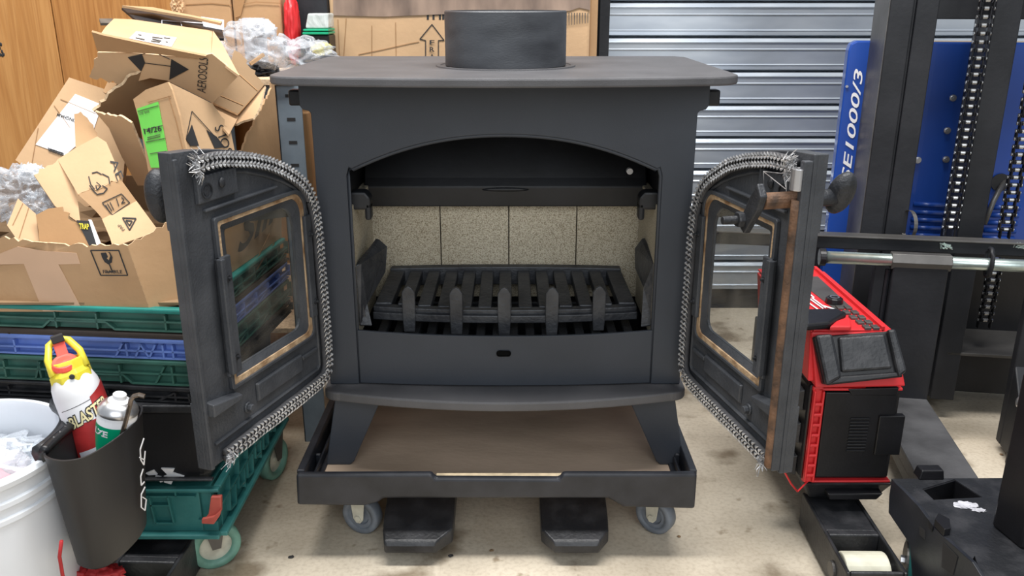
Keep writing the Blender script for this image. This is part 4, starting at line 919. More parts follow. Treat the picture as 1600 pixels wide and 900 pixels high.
# tall carton behind stove
tc_ = thing('tall_carton', 'tall kraft carton with an up arrow standing behind the stove', 'carton', (-.1, 2.1, 0))
xa_, xb2 = P(516, 45, 2.0).x, P(922, 45, 2.0).x
bm = B(); box(bm, (xa_, 2.0, 0), (xb2, 2.3, 1.15)); obj('carton_body', bm, 'card2', tc_, bevel=.006)
bm = B(); box(bm, (xb2+.0005, 2.02, 0), (P(935, 45, 2.0).x, 2.06, 1.15)); obj('side_flap', bm, 'card', tc_, bevel=.003)
pk = Plane(V((0, 2.0, 0)), V((.1, 2.0, 0)), V((0, 2.0, .5)))
decal(pk, [(520, -60), (880, -60), (922, -60), (922, 16), (905, 12), (890, 17), (700, 22), (600, 26), (521, 24)], mat('smoked_tape', (.13, .09, .07), .35, 0, .3, 14, col2=(.34, .24, .18), stretch=(1, 1, .4)), tc_, 'smoky_tape', off=.0022)
text_on(pk, 'THIS WAY UP', (662, 31), (790, 31), (662, 13), 'ink', tc_, off=.0006, bold=.03)
lines_on(pk, [[(665, 120), (665, 63), (656, 61), (675, 38), (694, 63), (685, 63), (685, 120)]], 1.4, 'ink', tc_, 'arrow')
for i, ch in enumerate('FRAGILE'): text_on(pk, ch, (671.5, 69.5+i*11), (679, 69.5+i*11), (671.5, 62.5+i*11), 'ink', tc_, off=.003, bold=.02)
lines_on(pk, [[(528, 30), (532, 110)], [(541, 28), (536, 110)], [(560, 85), (590, 79), (640, 68), (655, 65)], [(581, 40), (581, 90)], [(618, 35), (619, 88)]], .9, 'card3', tc_, 'crease')
bm = B()
for k in range(9): 
    u = 884+k*4.2; prism(bm, [pk.at(u, 20, .003), pk.at(u+1.6, 20, .003), pk.at(u+1.2, 40-k*.5, .003), pk.at(u+.4, 40-k*.5, .003)], (0, .001, 0))
obj('printed_stripes', bm, 'inkgrey', tc_)

# ================================================================== BUCKET, CADDY, CANS
bu = thing('bucket', 'white plastic bucket at the lower left corner', 'bucket', (-.722, .985, 0))
bc = (-.722, .985, 0); zr = .362
bm = B(); lathe(bm, [(0, 0), (.122, 0), (.126, .01), (.1345, .30), (.1385, .302), (.1385, .308), (.135, .310), (.1355, .322), (.140, .324), (.140, .330), (.1365, .332), (.137, .348), (.143, .350), (.1445, .357), (.142, .362), (.136, .362), (.134, .355), (.130, .30), (.121, .012), (0, .01)], bc, n=72); obj('bucket_body', bm, 'bucket', bu, smooth=True).data.set_sharp_from_angle(angle=R(35))
bm = B(); crumple(bm, (-.722, .985, .312), (.126, .126, .034), 51, .25, 3, 5); tag(obj('plastic_bag', bm, 'film', smooth=True), 'clear plastic bag stuffed in the white bucket', 'plastic bag')
bm = B(); crumple(bm, (-.722, .945, .30), (.115, .085, .040), 53, .25, 2.5, 4); tag(obj('pink_cloth', bm, 'bagpink', smooth=True), 'pink cloth under the clear bag in the white bucket', 'cloth')
bm = B(); crumple(bm, (-.722, 1.04, .30), (.11, .06, .036), 57, .3, 3.5, 4); tag(obj('pale_wrapping', bm, 'bagblue'), 'pale wrapping under the clear bag in the white bucket', 'packaging')
# caddy
cd = thing('caddy', 'black plastic caddy hooked on the bucket rim with white logo', 'caddy', (-.535, .99, .205))
def ring(z, k):
    pts = [(-.575, .944), (-.562, .930), (-.540, .9245), (-.520, .934), (-.507, .965), (-.499, 1.005), (-.498, 1.040), (-.508, 1.072), (-.535, 1.090), (-.570, 1.095), (-.589, 1.075), (-.578, 1.045), (-.574, 1.01), (-.576, .975)]
    c = V((-.545, 1.0)); return [V((c.x+(x-c.x)*k, c.y+(y-c.y)*k, z)) for x, y in pts]
def smoothring(p, n=4):
    out = []; L = len(p)
    for i in range(L):
        p0, p1, p2, p3 = p[i-1], p[i], p[(i+1) % L], p[(i+2) % L]
        for j in range(n):
            t = j/n; out.append(.5*((2*p1)+(p2-p0)*t+(2*p0-5*p1+4*p2-p3)*t*t+(3*p1-p0-3*p2+p3)*t**3))
    return out
lv = [(.205, .70, 0), (.210, .76, 0), (.30, .90, 0), (.368, .995, 0), (.377, 1.02, 0), (.377, .975, 0), (.30, .86, 0), (.214, .70, 0)]
bm = B(); rr = [[bm.verts.new(p) for p in smoothring(ring(z, k))] for z, k, _ in lv]; N = len(rr[0])
for a, b in zip(rr, rr[1:]):
    for i in range(N): bm.faces.new((a[i], a[(i+1) % N], b[(i+1) % N], b[i]))
bm.faces.new(rr[0][::-1]); bm.faces.new(rr[-1])
obj('caddy_body', bm, mat('caddy_plastic', (.012, .012, .014), .5, 0, .1, 9), cd, smooth=True).data.set_sharp_from_angle(angle=R(40))
bm = B(); hk = smoothring(ring(.379, 1.01)); tube(bm, hk[10*4:]+hk[:1], .006, 8); obj('hook', bm, 'black', cd, smooth=True)
bm = B(); cr_ = [V((bc[0]+.1385*math.cos(a), bc[1]+.1385*math.sin(a), .37)) for a in [R(-14)+R(66)*k/14 for k in range(15)]]; tube(bm, cr_, .010, 8, flat=1.3); obj('rim_clip', bm, 'black2', cd, smooth=True)
bm = B()
for k in range(9): a = R(-6)+R(50)*k/9; blob(bm, (bc[0]+.147*math.cos(a), bc[1]+.147*math.sin(a), .383), (.003, .003, .003), 1)
obj('clip_teeth', bm, 'black', cd)
# logo on the side facing right
pq = Plane(V((-.497, 1.02, .36)), V((-.505, .965, .36)), V((-.512, 1.02, .25)))
lines_on(pq, [[(212, 682), (206, 700), (207, 716), (212, 724), (214, 702)], [(205, 712), (213, 716)], [(211, 730), (207, 742), (208, 756), (213, 750)], [(214, 758), (208, 770), (208, 790), (214, 795), (216, 778), (210, 774)]], 1.5, 'white', cd, 'logo', off=.012)
# cans
def can(name, label, base, top, r, parts):
    base, top = V(base), V(top); ax = (top-base).normalized(); t = thing(name, label, 'spray can', tuple(base)); L = (top-base).length; return t, base, ax, L
t, b0, ax, L = can('spray_can', 'large spray can lettered BLASTER with yellow and red spray head', P(158, 705, 1.035), P(107, 575, 1.045), .03, None)
b0 = b0-ax*.03
L += .03
bm = B(); lathe(bm, [(0, 0), (.029, 0), (.0315, .003), (.0305, .006), (.0305, L-.035), (.029, L-.022), (.024, L-.008), (.016, L), (0, L)], b0, ax, 40); obj('can_body', bm, 'tinwhite', t, smooth=True).data.set_sharp_from_angle(angle=R(40))
bm = B(); lathe(bm, [(.0309, .008), (.0309, L-.070)], b0, ax, 40); w_ = obj('red_print', bm, 'canred', t, smooth=True)
bm = B(); lathe(bm, [(.0316, 0), (.0322, .003), (.0316, .006)], b0, ax, 40); obj('bottom_seam', bm, 'tin', t, smooth=True)
# curved lettering around the can
toC = (CAM-b0); toC = (toC-ax*toC.dot(ax)).normalized(); sd = ax.cross(toC).normalized()
def oncan(a0, a1, h0, h1, skew=0, rr=.0313):
    def fn(a, b):
        an = a0+(a1-a0)*a; h = h0+(h1-h0)*b+skew*a
        return b0+ax*h+(toC*math.cos(an)+sd*math.sin(an))*rr
    return fn
def ctext(s, m, name, *a, **k):
    kw = {kk: k.pop(kk) for kk in list(k) if kk in ('shear', 'bold')}
    bm = B(); add_text(bm, s, oncan(*a, **k), **kw); return obj(name, bm, m, t, recalc=False)
bm = B()
def wband(a0, a1, h0, h1, m, name, rr=.0311, n=10, sk=0):
    bm = B(); f = oncan(a0, a1, h0, h1, sk, rr); A = [bm.verts.new(f(k/n, 0)) for k in range(n+1)]; C = [bm.verts.new(f(k/n, 1)) for k in range(n+1)]
    for k in range(n): bm.faces.new((A[k], A[k+1], C[k+1], C[k]))
    return obj(name, bm, m, t, smooth=True)
wband(.35, 1.5, L-.10, L-.040, 'canred', 'red_shoulder', .0311, sk=.016)
ctext('BLASTER', 'ink', 'letter_outline', -.80, 1.06, L-.0765, L-.0575, .014, .0314, bold=.09)
ctext('BLASTER', mat('cream_print', (.8, .7, .4), .4), 'lettering', -.77, 1.03, L-.0755, L-.0590, .014, .0317, bold=.02)
ctext('PB', 'white', 'lettering', .6, 1.15, L-.105, L-.086, .006, .0316, bold=.02)
ctext('PENETRATING', 'whitegrey', 'lettering', -1.0, .9, L-.135, L-.124, .008, .0316)
wband(-.9, .4, L-.118, L-.108, 'whitegrey', 'banner', .0313, sk=.004)
wband(-1.3, 1.3, .01, L-.145, mat('olive_print', (.2, .15, .1), .4), 'lower_print', .0312)
wband(-1.0, 1.1, L-.050, L-.0492, 'ink', 'thin_line', .0308, sk=.010)
# yellow head
hd = b0+ax*(L-.012); K = lambda a, b, c: hd+sd*a+toC*b+ax*c
bm = B(); lathe(bm, [(.0235, -.006), (.027, -.004), (.0265, .006), (.023, .012), (.0215, .024), (.018, .024), (.018, .008), (0, .008)], hd, ax, 8); obj('spray_collar', bm, 'yellow', t, bevel=.0015)
bm = B(); tube(bm, [K(-.020, .012, .010), K(-.019, .0, .030), K(-.012, -.012, .046), K(0, -.016, .052), K(.012, -.012, .046), K(.020, 0, .030), K(.021, .012, .010)], .0048, 8); obj('spray_guard', bm, 'yellow', t, smooth=True)
bm = B(); lathe(bm, [(0, 0), (.0165, 0), (.0172, .012), (.0145, .017), (.010, .0165), (0, .0175)], K(-.002, .002, .010), (ax+toC*.55).normalized(), 24); bar(bm, K(-.001, -.002, .024), K(0, -.012, .046), .014, .008, toC); obj('spray_button', bm, 'redtrig', t, bevel=.001)
bm = B(); bar(bm, K(-.007, -.010, .052), K(.008, -.010, .052), .010, .012, toC); obj('hinge_clip', bm, 'ink', t, bevel=.001)
bm = B(); disc(bm, K(0, .022, .004), toC, .0035, .006, 10); obj('straw_clip', bm, 'ink', t, bevel=.001)
t2, b0, ax, L = can('spray_can', 'small white and green spray can with a white nozzle', P(172, 745, 1.028), P(183, 652, 1.028), .022, None); t = t2
b0 = b0-ax*.02; L += .042; toC = (CAM-b0); toC = (toC-ax*toC.dot(ax)).normalized(); sd = ax.cross(toC).normalized()
bm = B(); lathe(bm, [(0, 0), (.024, 0), (.025, .003), (.0247, L-.012), (.024, L-.010), (0, L-.010)], b0, ax, 36); obj('can_body', bm, 'tinwhite', t, smooth=True).data.set_sharp_from_angle(angle=R(40))
bm = B(); lathe(bm, [(.0251, .0), (.0251, L-.026)], b0, ax, 36); obj('green_print', bm, 'cangreen', t, smooth=True)
bm = B(); lathe(bm, [(.0253, L-.013), (.0257, L-.010), (.025, L-.007), (.021, L-.001), (.013, L+.004), (.012, L+.004)], b0, ax, 36); obj('shoulder', bm, 'tin', t, smooth=True)
bm = B(); lathe(bm, [(.0135, L+.001), (.014, L+.004), (.010, L+.007), (.0085, L+.0075), (.0085, L+.0125), (.0075, L+.0135), (0, L+.0135)], b0, ax, 28); obj('nozzle', bm, 'tinwhite', t, smooth=True).data.set_sharp_from_angle(angle=R(30))
ctext('LZE', 'white', 'lettering', -1.25, -.35, L-.040, L-.031, 0, .0254, bold=.04)
ctext('FREE', 'white', 'lettering', .1, 1.2, L-.09, L-.08, 0, .0254, bold=.04)
bm = B(); kp = [P(187, 690, 1.012), P(196, 660, 1.0), P(203, 632, .99), P(205, 624, .99), P(209, 619, .99), P(217, 617, .99), P(226, 619.5, .99)]
tube(bm, kp, .0031, 6); tag(obj('hex_key', bm, 'key'), 'worn metal hex key standing in the caddy', 'hex key')
# straps
bm = B()
pts = [P(96, 845, .90), P(93, 870, .90), P(98, 900, .90), P(108, 925, .90)]; tube(bm, pts, .0022, 6)
cordm = bm
st_ = thing('red_strap', 'red webbing strap heap on the floor below the caddy', 'strap', tuple(PZ(150, 895, .12)))
obj('cord', cordm, 'redstrap', st_, smooth=True)
for uu, vv, rr_, sd_ in ((163, 897, (.03, .02, .014), 61), (125, 905, (.022, .02, .02), 63)):
    bm = B(); crumple(bm, tuple(P(uu, vv, 1.0)), rr_, sd_, .3, 2.2, 4); obj('strap_fold', bm, 'redstrap', st_, smooth=True)
bm = B(); box(bm, (-.60, .93, 0), (-.50, 1.06, .10)); tag(obj('floor_box', bm, 'ink', bevel=.004), 'black box on the floor under the red strap', 'box')

# ================================================================== STRADDLE LEG LEFT
def leg(name, label, cx_, tipY, backY, w_, h_, well=True, rot=0):
    t = thing(name, label, 'stacker leg', (cx_, tipY, 0), rotz=rot)
    bm = B(); wl_ = .012
    # two side walls and top deck behind the well
    dz = h_
    box(bm, (-w_/2, 0, .006), (-w_/2+.006, backY-tipY, dz)); box(bm, (w_/2-.006, 0, .006), (w_/2, backY-tipY, dz)); box(bm, (-w_/2+.006, 0, .012), (w_/2-.006, .007, dz))
    box(bm, (-w_/2+.006, .115, dz-.012), (w_/2-.006, backY-tipY, dz-.002)); box(bm, (-w_/2+.006, .10, .02), (w_/2-.006, .115, dz))
    obj('leg_channel', bm, 'black2', t, bevel=.0025)
    bm = B(); disc(bm, (-w_/2+.012, .052, .034), (1, 0, 0), .032, w_-.024, 28); obj('roller', bm, 'roller', t, bevel=.003)
    bm = B(); disc(bm, (-w_/2-.004, .055, .036), (1, 0, 0), .014, w_+.008, 18); obj('axle', bm, 'steelgrey', t, bevel=.001)
    return t
q1 = PZ(1412, 893, .075); q0 = PZ(1312, 893, .075)
leg('stacker_leg', 'black roller leg under the red and black power station', .562, 1.120, 1.35, .094, .070, rot=R(-1))
q1 = PZ(288, 850, .07)
leg('stacker_leg', 'black roller leg beneath the teal dolly at lower left', -.575, 1.045, 1.6, .10, .072, rot=R(-2))

# ================================================================== POWER STATION
ps = thing('power_station', 'red and black power station standing on the roller leg', 'power station', (.57, 1.45, .076))
bm = B(); hexa(bm, [(.525, 1.33, .0705), (.642, 1.33, .0705), (.642, 1.62, .0705), (.525, 1.62, .0705)], [(.500, 1.296, .1195), (.653, 1.296, .1195), (.653, 1.65, .1195), (.500, 1.65, .1195)])
obj('foot', bm, 'black2', ps, bevel=.004)
bm = B(); hexa(bm, [(.545, 1.29, .092), (.625, 1.29, .092), (.625, 1.33, .092), (.545, 1.33, .092)], [(.54, 1.29, .104), (.635, 1.29, .104), (.635, 1.33, .104), (.54, 1.33, .104)]); obj('foot_bar', bm, 'black', ps, bevel=.002)
bm = B(); box(bm, (.494, 1.308, .122), (.648, 1.64, .300)); obj('housing', bm, 'black', ps, bevel=.006)
bm = B()
box(bm, (.52, 1.301, .13), (.640, 1.308, .289)); box(bm, (.612, 1.296, .175), (.655, 1.309, .248)); 
prism(bm, [P(u, v, 1.297) for u, v in ((1325, 608), (1405, 606), (1402, 618), (1332, 618))], (0, .008, 0))
for k in range(11): box(bm, (.565, 1.2985, .18+k*.006), (.598, 1.302, .183+k*.006))
obj('front_cover', bm, 'black', ps, bevel=.002)
bm = B(); box(bm, (.512, 1.300, .1195), (.649, 1.64, .1235)); box(bm, (.505, 1.298, .293), (.645, 1.64, .298)); obj('red_band', bm, 'red', ps, bevel=.002)
bm = B(); box(bm, (.497, 1.298, .122), (.514, 1.307, .30)); prism(bm, [(.487, 1.300, .31), (.487, 1.345, .31), (.487, 1.38, .395), (.487, 1.315, .395)], (.010, 0, 0))
for k in range(8): box(bm, (.500, 1.291, .135+k*.019), (.5145, 1.306, .141+k*.019))
for x in (.499, .513): box(bm, (x-.002, 1.291, .125), (x+.002, 1.306, .295))
obj('corner_guard', bm, 'red', ps, bevel=.002)
for z in (.262, .200, .138):
    bm = B(); hexa(bm, [(.4935, 1.325, z-.018), (.4935, 1.365, z-.018), (.4935, 1.365, z+.02), (.4935, 1.325, z+.02)], [(.466, 1.33, z-.014), (.466, 1.36, z-.014), (.466, 1.36, z+.008), (.466, 1.33, z+.008)])
    for k in range(4): box(bm, (.463, 1.333+k*.007, z-.013), (.4665, 1.336+k*.007, z+.006))
    obj('side_latch', bm, 'black2', ps, bevel=.001)
bm = B(); hexa(bm, [(.497, 1.29, .302), (.641, 1.283, .308), (.641, 1.64, .302), (.497, 1.64, .302)], [(.487, 1.312, .392), (.621, 1.307, .395), (.621, 1.64, .394), (.487, 1.64, .392)]); obj('head_shell', bm, 'red', ps, bevel=.003)
pu = Plane(P(1270, 526, 1.305), P(1396, 516, 1.300), P(1288, 602, 1.272))
def slab(pix, off0, off1, m, name, bev=.003):
    bm = B(); hexa(bm, [pu.at(u, v, off0) for u, v in pix], [pu.at(u, v, off1) for u, v in pix]); return obj(name, bm, m, ps, bevel=bev)
slab(((1270, 526), (1394, 517), (1411, 588), (1287, 601)), -.016, .002, 'black', 'bumper_plate')
slab(((1308, 527), (1380, 522), (1392, 576), (1313, 582)), .0, .010, 'black2', 'bumper_centre', .004)
slab(((1271, 524), (1298, 522), (1312, 590), (1288, 603)), 0, .014, 'black2', 'bumper_wing', .005)
slab(((1383, 516), (1395, 514), (1413, 580), (1400, 590)), 0, .014, 'black2', 'bumper_wing', .004)
slab(((1306, 588), (1402, 581), (1409, 589), (1289, 602)), 0, .009, 'black', 'bumper_sill', .003)
# top panel
zt2 = .398
PT = lambda u, v, z=zt2: PZ(u, v, z)
bm = B(); box(bm, (.49, 1.31, .393), (.605, 1.645, .397)); box(bm, (.600, 1.31, .393), (.606, 1.645, .403)); obj('top_panel', bm, 'red', ps, bevel=.001)
bm = B(); pg = [PT(1262, 432), PT(1278, 432), PT(1330, 480), PT(1305, 484), PT(1258, 447)]; prism(bm, pg, (0, 0, -.004)); obj('display', bm, 'steelgrey', ps)
kc = PT(1303, 473, .398); bm = B(); lathe(bm, [(0, 0), (.0155, 0), (.0145, .009), (.0105, .011), (.0105, .0095), (0, .0095)], kc, (0, 0, 1), 10); obj('dial_knob', bm, 'black', ps, bevel=.001)
bm = B(); lathe(bm, [(.0085, .0103), (.0085, .0115), (.006, .0115), (.006, .0103)], kc, (0, 0, 1), 20); obj('dial_ring', bm, 'tin', ps)
for r_ in range(5):
    for c_ in range(2):
        u = 1308+c_*13+r_*10.5; v = 481+r_*7.6; p = PT(u+4, v, .3985)
        bm = B(); box(bm, (p.x-.0055, p.y-.0075, .3965), (p.x+.0055, p.y+.0075, .401)); k = obj('button', bm, 'steelgrey', ps, bevel=.001)
bm = B(); pg = [PT(1258, 494), PT(1306, 493), PT(1322, 500), PT(1296, 516), PT(1258, 520)]; prism(bm, [V(p)+V((0, 0, .002)) for p in pg], (0, 0, .012)); obj('carry_handle', bm, 'black', ps, bevel=.004)
bm = B(); prism(bm, [PT(u, v, .399) for u, v in ((1296, 517), (1306, 508), (1320, 503), (1328, 505), (1329, 517))], (0, 0, .008)); obj('handle_mount', bm, 'red', ps, bevel=.002)
ptop = Plane(PT(1262, 450), PT(1300, 470), PT(1262, 490))
lines_on(ptop, [[(1258, 455), (1272, 466), (1268, 466), (1290, 482)], [(1260, 464), (1286, 483)], [(1258, 470), (1280, 486)], [(1284, 478), (1310, 486)]], 1.6, 'white', ps, 'logo_print', off=.0015)
# rusty red wire under the right door
bm = B(); tube(bm, [V(P(1226, 738, 1.2)), V(P(1236, 756, 1.24)), V(P(1246, 768, 1.28)), V(P(1262, 752, 1.3))], .0015, 6); tag(obj('red_wire', bm, 'red'), 'thin red wire between the right stove door and the power station', 'wire')

# ================================================================== STACKER
SR = R(-9.5); SO = V((.80, 1.665, 0))
cx9, sx9 = math.cos(SR), math.sin(SR)
def SL(u, v, ly):          # ray with the stacker's local plane y = ly
    d = ray(u, v); yd = -sx9*d.x+cx9*d.y; c = CAM-SO; yc = -sx9*c.x+cx9*c.y
    t = (ly-yc)/yd; p = c+d*t; return V((cx9*p.x+sx9*p.y, ly, CZ+d.z*t))
stk = thing('pallet_stacker', 'blue and black pallet stacker with mast, chains and forks on the right', 'stacker', tuple(SO), rotz=SR)
# masts
def upright(u0, u1, v, y0, y1, m, name, z0=.05, z1=1.7, groove=None):
    a, b = SL(u0, v, y0), SL(u1, v, y0); bm = B()
    if groove:
        g = SL(groove, v, y0); w = (b.x-a.x)
        box(bm, (a.x, y0, z0), (g.x-.003, y1, z1)); box(bm, (g.x-.003, y0+.006, z0), (g.x+.003, y1, z1)); box(bm, (g.x+.003, y0+.002, z0), (b.x, y1, z1))
    else: box(bm, (a.x, y0, z0), (b.x, y1, z1))
    return obj(name, bm, m, stk, bevel=.002)
upright(1366, 1440, 200, .13, .24, 'steelblk', 'mast_upright', groove=1404)
bm = B(); a = SL(1345, 200, .26).x; b = SL(1366, 200, .13).x; box(bm, (b-.0015, .132, .05), (b-.0002, .26, 1.7)); obj('mast_side_plate', bm, 'steelgrey', stk)
upright(1520, 1561, 225, .13, .24, 'steelblk', 'mast_upright')
bm = B(); a = SL(1470, 20, .2).x; box(bm, (a-.02, .20, SL(1500, 30, .2).z), (1.2-.55, .225, SL(1500, -40, .2).z)); obj('mast_crosshead', bm, 'steelblk', stk, bevel=.002)
# blue covers
a = SL(1440, 225, .30); b = SL(1620, 225, .30); ztb = SL(1500, 66, .30).z
bm = B(); box(bm, (a.x-.06, .30, .06), (b.x+.15, .33, ztb)); obj('blue_cover', bm, 'blue', stk, bevel=.004)
bm = B(); box(bm, (a.x-.06, .33, ztb-.012), (b.x+.15, .42, ztb-.002)); obj('cover_top', bm, 'chip', stk)
for k in range(5):
    z = SL(1450, 320+k*12, .298).z
    for u0, u1 in ((1424, 1474), (1540, 1590)):
        a_, b_ = SL(u0, 340, .3), SL(u1, 340, .3); bm = B(); tube(bm, [(a_.x, .298, z), (b_.x, .298, z)], .0058, 10); obj('louvre', bm, 'blue', stk, smooth=True)
for u, v in ((1489, 153), (1480, 204), (1478, 249), (1434, 250)):
    p = SL(u, v, .299); bm = B(); disc(bm, p, (0, -1, 0), .0075, .002, 16); disc(bm, (p.x, p.y-.002, p.z), (0, -1, 0), .0055, .006, 14); disc(bm, (p.x, p.y-.0081, p.z), (0, -1, 0), .0025, .0006, 6); obj('screw', bm, 'tin', stk)
bm = B(); p = SL(1563, 285, .297); disc(bm, p, (0, -1, 0), .02, .002, 24); obj('cable_hole', bm, 'ink', stk)
bm = B(); tube(bm, [SL(1570, 282, .30), SL(1552, 315, .27), SL(1538, 350, .25)], .006, 8); obj('cable', bm, 'steelgrey', stk, smooth=True)
# lettered blue slab left of the mast
bl = [SL(u, v, .26) for u, v in ((1288, 372), (1325, 372), (1358, 80), (1356, 64), (1338, 64), (1330, 68), (1327, 78))]
xl_ = SL(1321, 120, .26).x; xr_ = SL(1362, 100, .26).x; ztl = SL(1340, 64, .26).z
bm = B(); prism(bm, [(xl_, .26, .08), (xr_, .26, .08), (xr_, .26, ztl), (xl_+.016, .26, ztl), (xl_+.004, .26, ztl-.006), (xl_, .26, ztl-.02)], (0, .035, 0)); sl_ = obj('side_cover', bm, 'blue', stk, bevel=.003)
fn = aff(SL(1318, 285, .2585), SL(1347, 112, .2585), SL(1303, 283, .2585)); fz = lambda u, v: SL(u, v, .2585)
z0t, z1t = fz(1325, 285).z, fz(1345, 108).z; xm = (xl_+xr_)/2
bm = B(); add_text(bm, 'SE1000/3', lambda a, b: V((xm+.010-b*.019, .2585, z0t+(z1t-z0t)*a)), shear=.25, bold=.012); obj('lettering', bm, 'white', stk, recalc=False)
bm = B(); disc(bm, SL(1323, 135, .2585), (0, -1, 0), .003, .003, 10); obj('rivet', bm, 'tin', stk)
# chains
def chain(u0, v0, u1, v1, ly):
    a = SL(u0, v0, ly); b = SL(u1, v1, ly); x = (a.x+b.x)/2; zt_, zb_ = a.z, b.z; n = int((zt_-zb_)/.0155)
    bm = B(); bm2 = B()
    for k in range(n):
        z = zt_-k*.0155
        for dx in ((-.0125, .0125) if k % 2 else (-.0088, .0088)): box(bm, (x+dx-.0014, ly-.0065, z-.0195), (x+dx+.0014, ly+.0065, z+.004))
        tube(bm, [(x-.007, ly, z), (x+.007, ly, z)], .0048, 8)
        tube(bm2, [(x-.0155, ly-.001, z), (x-.0143, ly-.001, z)], .0036, 8); tube(bm2, [(x+.0143, ly-.001, z), (x+.0155, ly-.001, z)], .0036, 8); tube(bm2, [(x-.004, ly-.0012, z), (x+.004, ly-.0012, z)], .0044, 8)
    c = obj('lift_chain', bm, 'chainm', stk, bevel=.001, seg=1); obj('chain_pin', bm2, 'chainb', c)['kind'] = 'stuff'
chain(1548, -40, 1483, 372, .105)
chain(1640, -40, 1573, 372, .105)
chain(1556, 405, 1535, 520, .16)
# carriage: beam, rod, sleeve
bm = B(); zc = SL(1400, 380, .06).z
box(bm, (-.42, .055, SL(1400, 393, .055).z), (.55, .075, SL(1400, 374, .055).z)); obj('carriage_beam', bm, 'steelblk', stk, bevel=.002)
bm = B(); box(bm, (-.42, .050, SL(1400, 375, .05).z), (.55, .082, SL(1400, 375, .05).z+.004)); obj('beam_top', bm, 'steelgrey', stk, bevel=.001)
rz = SL(1300, 402, 0).z-.000; rz = (SL(1340, 404, 0).z)
bm = B(); tube(bm, [(-.165, 0, rz), (.55, 0, rz)], .0125, 24); obj('fork_rod', bm, 'zinc', stk, smooth=True)
bm = B(); disc(bm, (-.175, 0, rz), (1, 0, 0), .018, .012, 20); obj('rod_collar', bm, 'black', stk, bevel=.001)
bm = B(); x = SL(1547, 400, 0).x; tube(bm, [(x, .018*math.cos(a), rz+.004+.028*math.sin(a)) for a in [6.283*k/20 for k in range(20)]], .0045, 8, close=True); obj('rod_ring', bm, 'steelblk', stk, smooth=True)
bm = B(); p = SL(1432, 345, .11); lathe(bm, [(.03, -.004), (.03, .004)], (p.x-.012, .115, SL(1432, 352, .11).z), (1, .2, 0), 24); obj('guide_roller', bm, 'steelgrey', stk)
for u in (1478, 1595):
    wm = B(); p = SL(u, 384, .054)
    for k in range(14): tube(wm, [(p.x+random.uniform(-.014, .014), .0535, p.z+random.uniform(-.007, .007)), (p.x+random.uniform(-.014, .014), .0535, p.z+random.uniform(-.007, .007))], .0013, 5)
    obj('weld_mark', wm, 'zinc', stk)
# forks: shank and blade
def forkL(u0, u1, vt, vb, name='fork'):
    a, b = SL(u0, 500, -.012), SL(u1, 500, -.012); zt_ = SL(u0, vt, -.012).z; 
    bm = B(); box(bm, (a.x, -.012, .09), (b.x, .012, zt_-.01)); fk = obj(name, bm, 'steelblk', stk, bevel=.003)
    bm = B(); tube(bm, [(a.x-.004, 0, rz), (b.x+.004, 0, rz)], .0185, 6); sl2 = obj('sleeve', bm, 'steelgrey', fk, bevel=.001)
    bm = B(); box(bm, (a.x, -.55, .085), (b.x+.0, .012, .112)); box(bm, (a.x+.002, -.545, .060), (a.x+.008, .0, .086)); box(bm, (b.x-.008, -.545, .06), (b.x-.002, 0, .086)); bd = obj('blade', bm, 'steelworn', fk, bevel=.003)
    bm = B(); tube(bm, [(a.x-.006, .002, .12), (a.x-.006, .002, rz-.02)], .005, 6); obj('edge_weld', bm, 'steelblk', fk)
    bm = B(); box(bm, (a.x-.030, .0, .08), (a.x-.012, .03, rz+.0)); obj('rib', bm, 'steelblk', fk)
    return a, b
a, b = forkL(1384, 1470, 393, 612)
w_ = b.x-a.x
bm = B(); x = SL(1576, 600, 0).x; box(bm, (x, -.012, .02), (x+w_, .012, rz-.01)); 
prism(bm, [(x, -.012, .02), (x, -.10, .02), (x, -.14, .05), (x, -.012, .20)], (w_, 0, 0)); fk = obj('fork', bm, 'steelblk', stk, bevel=.003)
bm = B(); box(bm, (x, -.35, .0), (x+w_, -.05, .03)); obj('blade', bm, 'black2', fk, bevel=.003)
bm = B(); blob(bm, SL(1592, 628, -.1), (.006, .006, .012), 2); obj('grease_nipple', bm, 'tin', fk)
# chassis behind
ylow = .30
bm = B(); z_a, z_b = SL(1500, 534, ylow-.08).z, SL(1500, 612, ylow-.08).z
box(bm, (-.25, ylow-.08, max(.03, z_b)), (.6, ylow+.02, z_a)); obj('chassis_beam', bm, 'steelblk', stk, bevel=.003)
bm = B(); box(bm, (SL(1462, 525, .22).x, .13, z_a+.001), (.6, .30, z_a+.008)); obj('chassis_plate', bm, 'steelgrey', stk, bevel=.001)
bm = B(); box(bm, (-.2, .29, .02), (.6, .295, .36)); obj('under_cover', bm, 'black', stk)
bm = B(); x = SL(1500, 480, .25).x; disc(bm, (x-.045, .22, z_a), (0, 0, 1), .022, .3, 20); obj('lift_ram', bm, 'black', stk, smooth=False, bevel=.001)

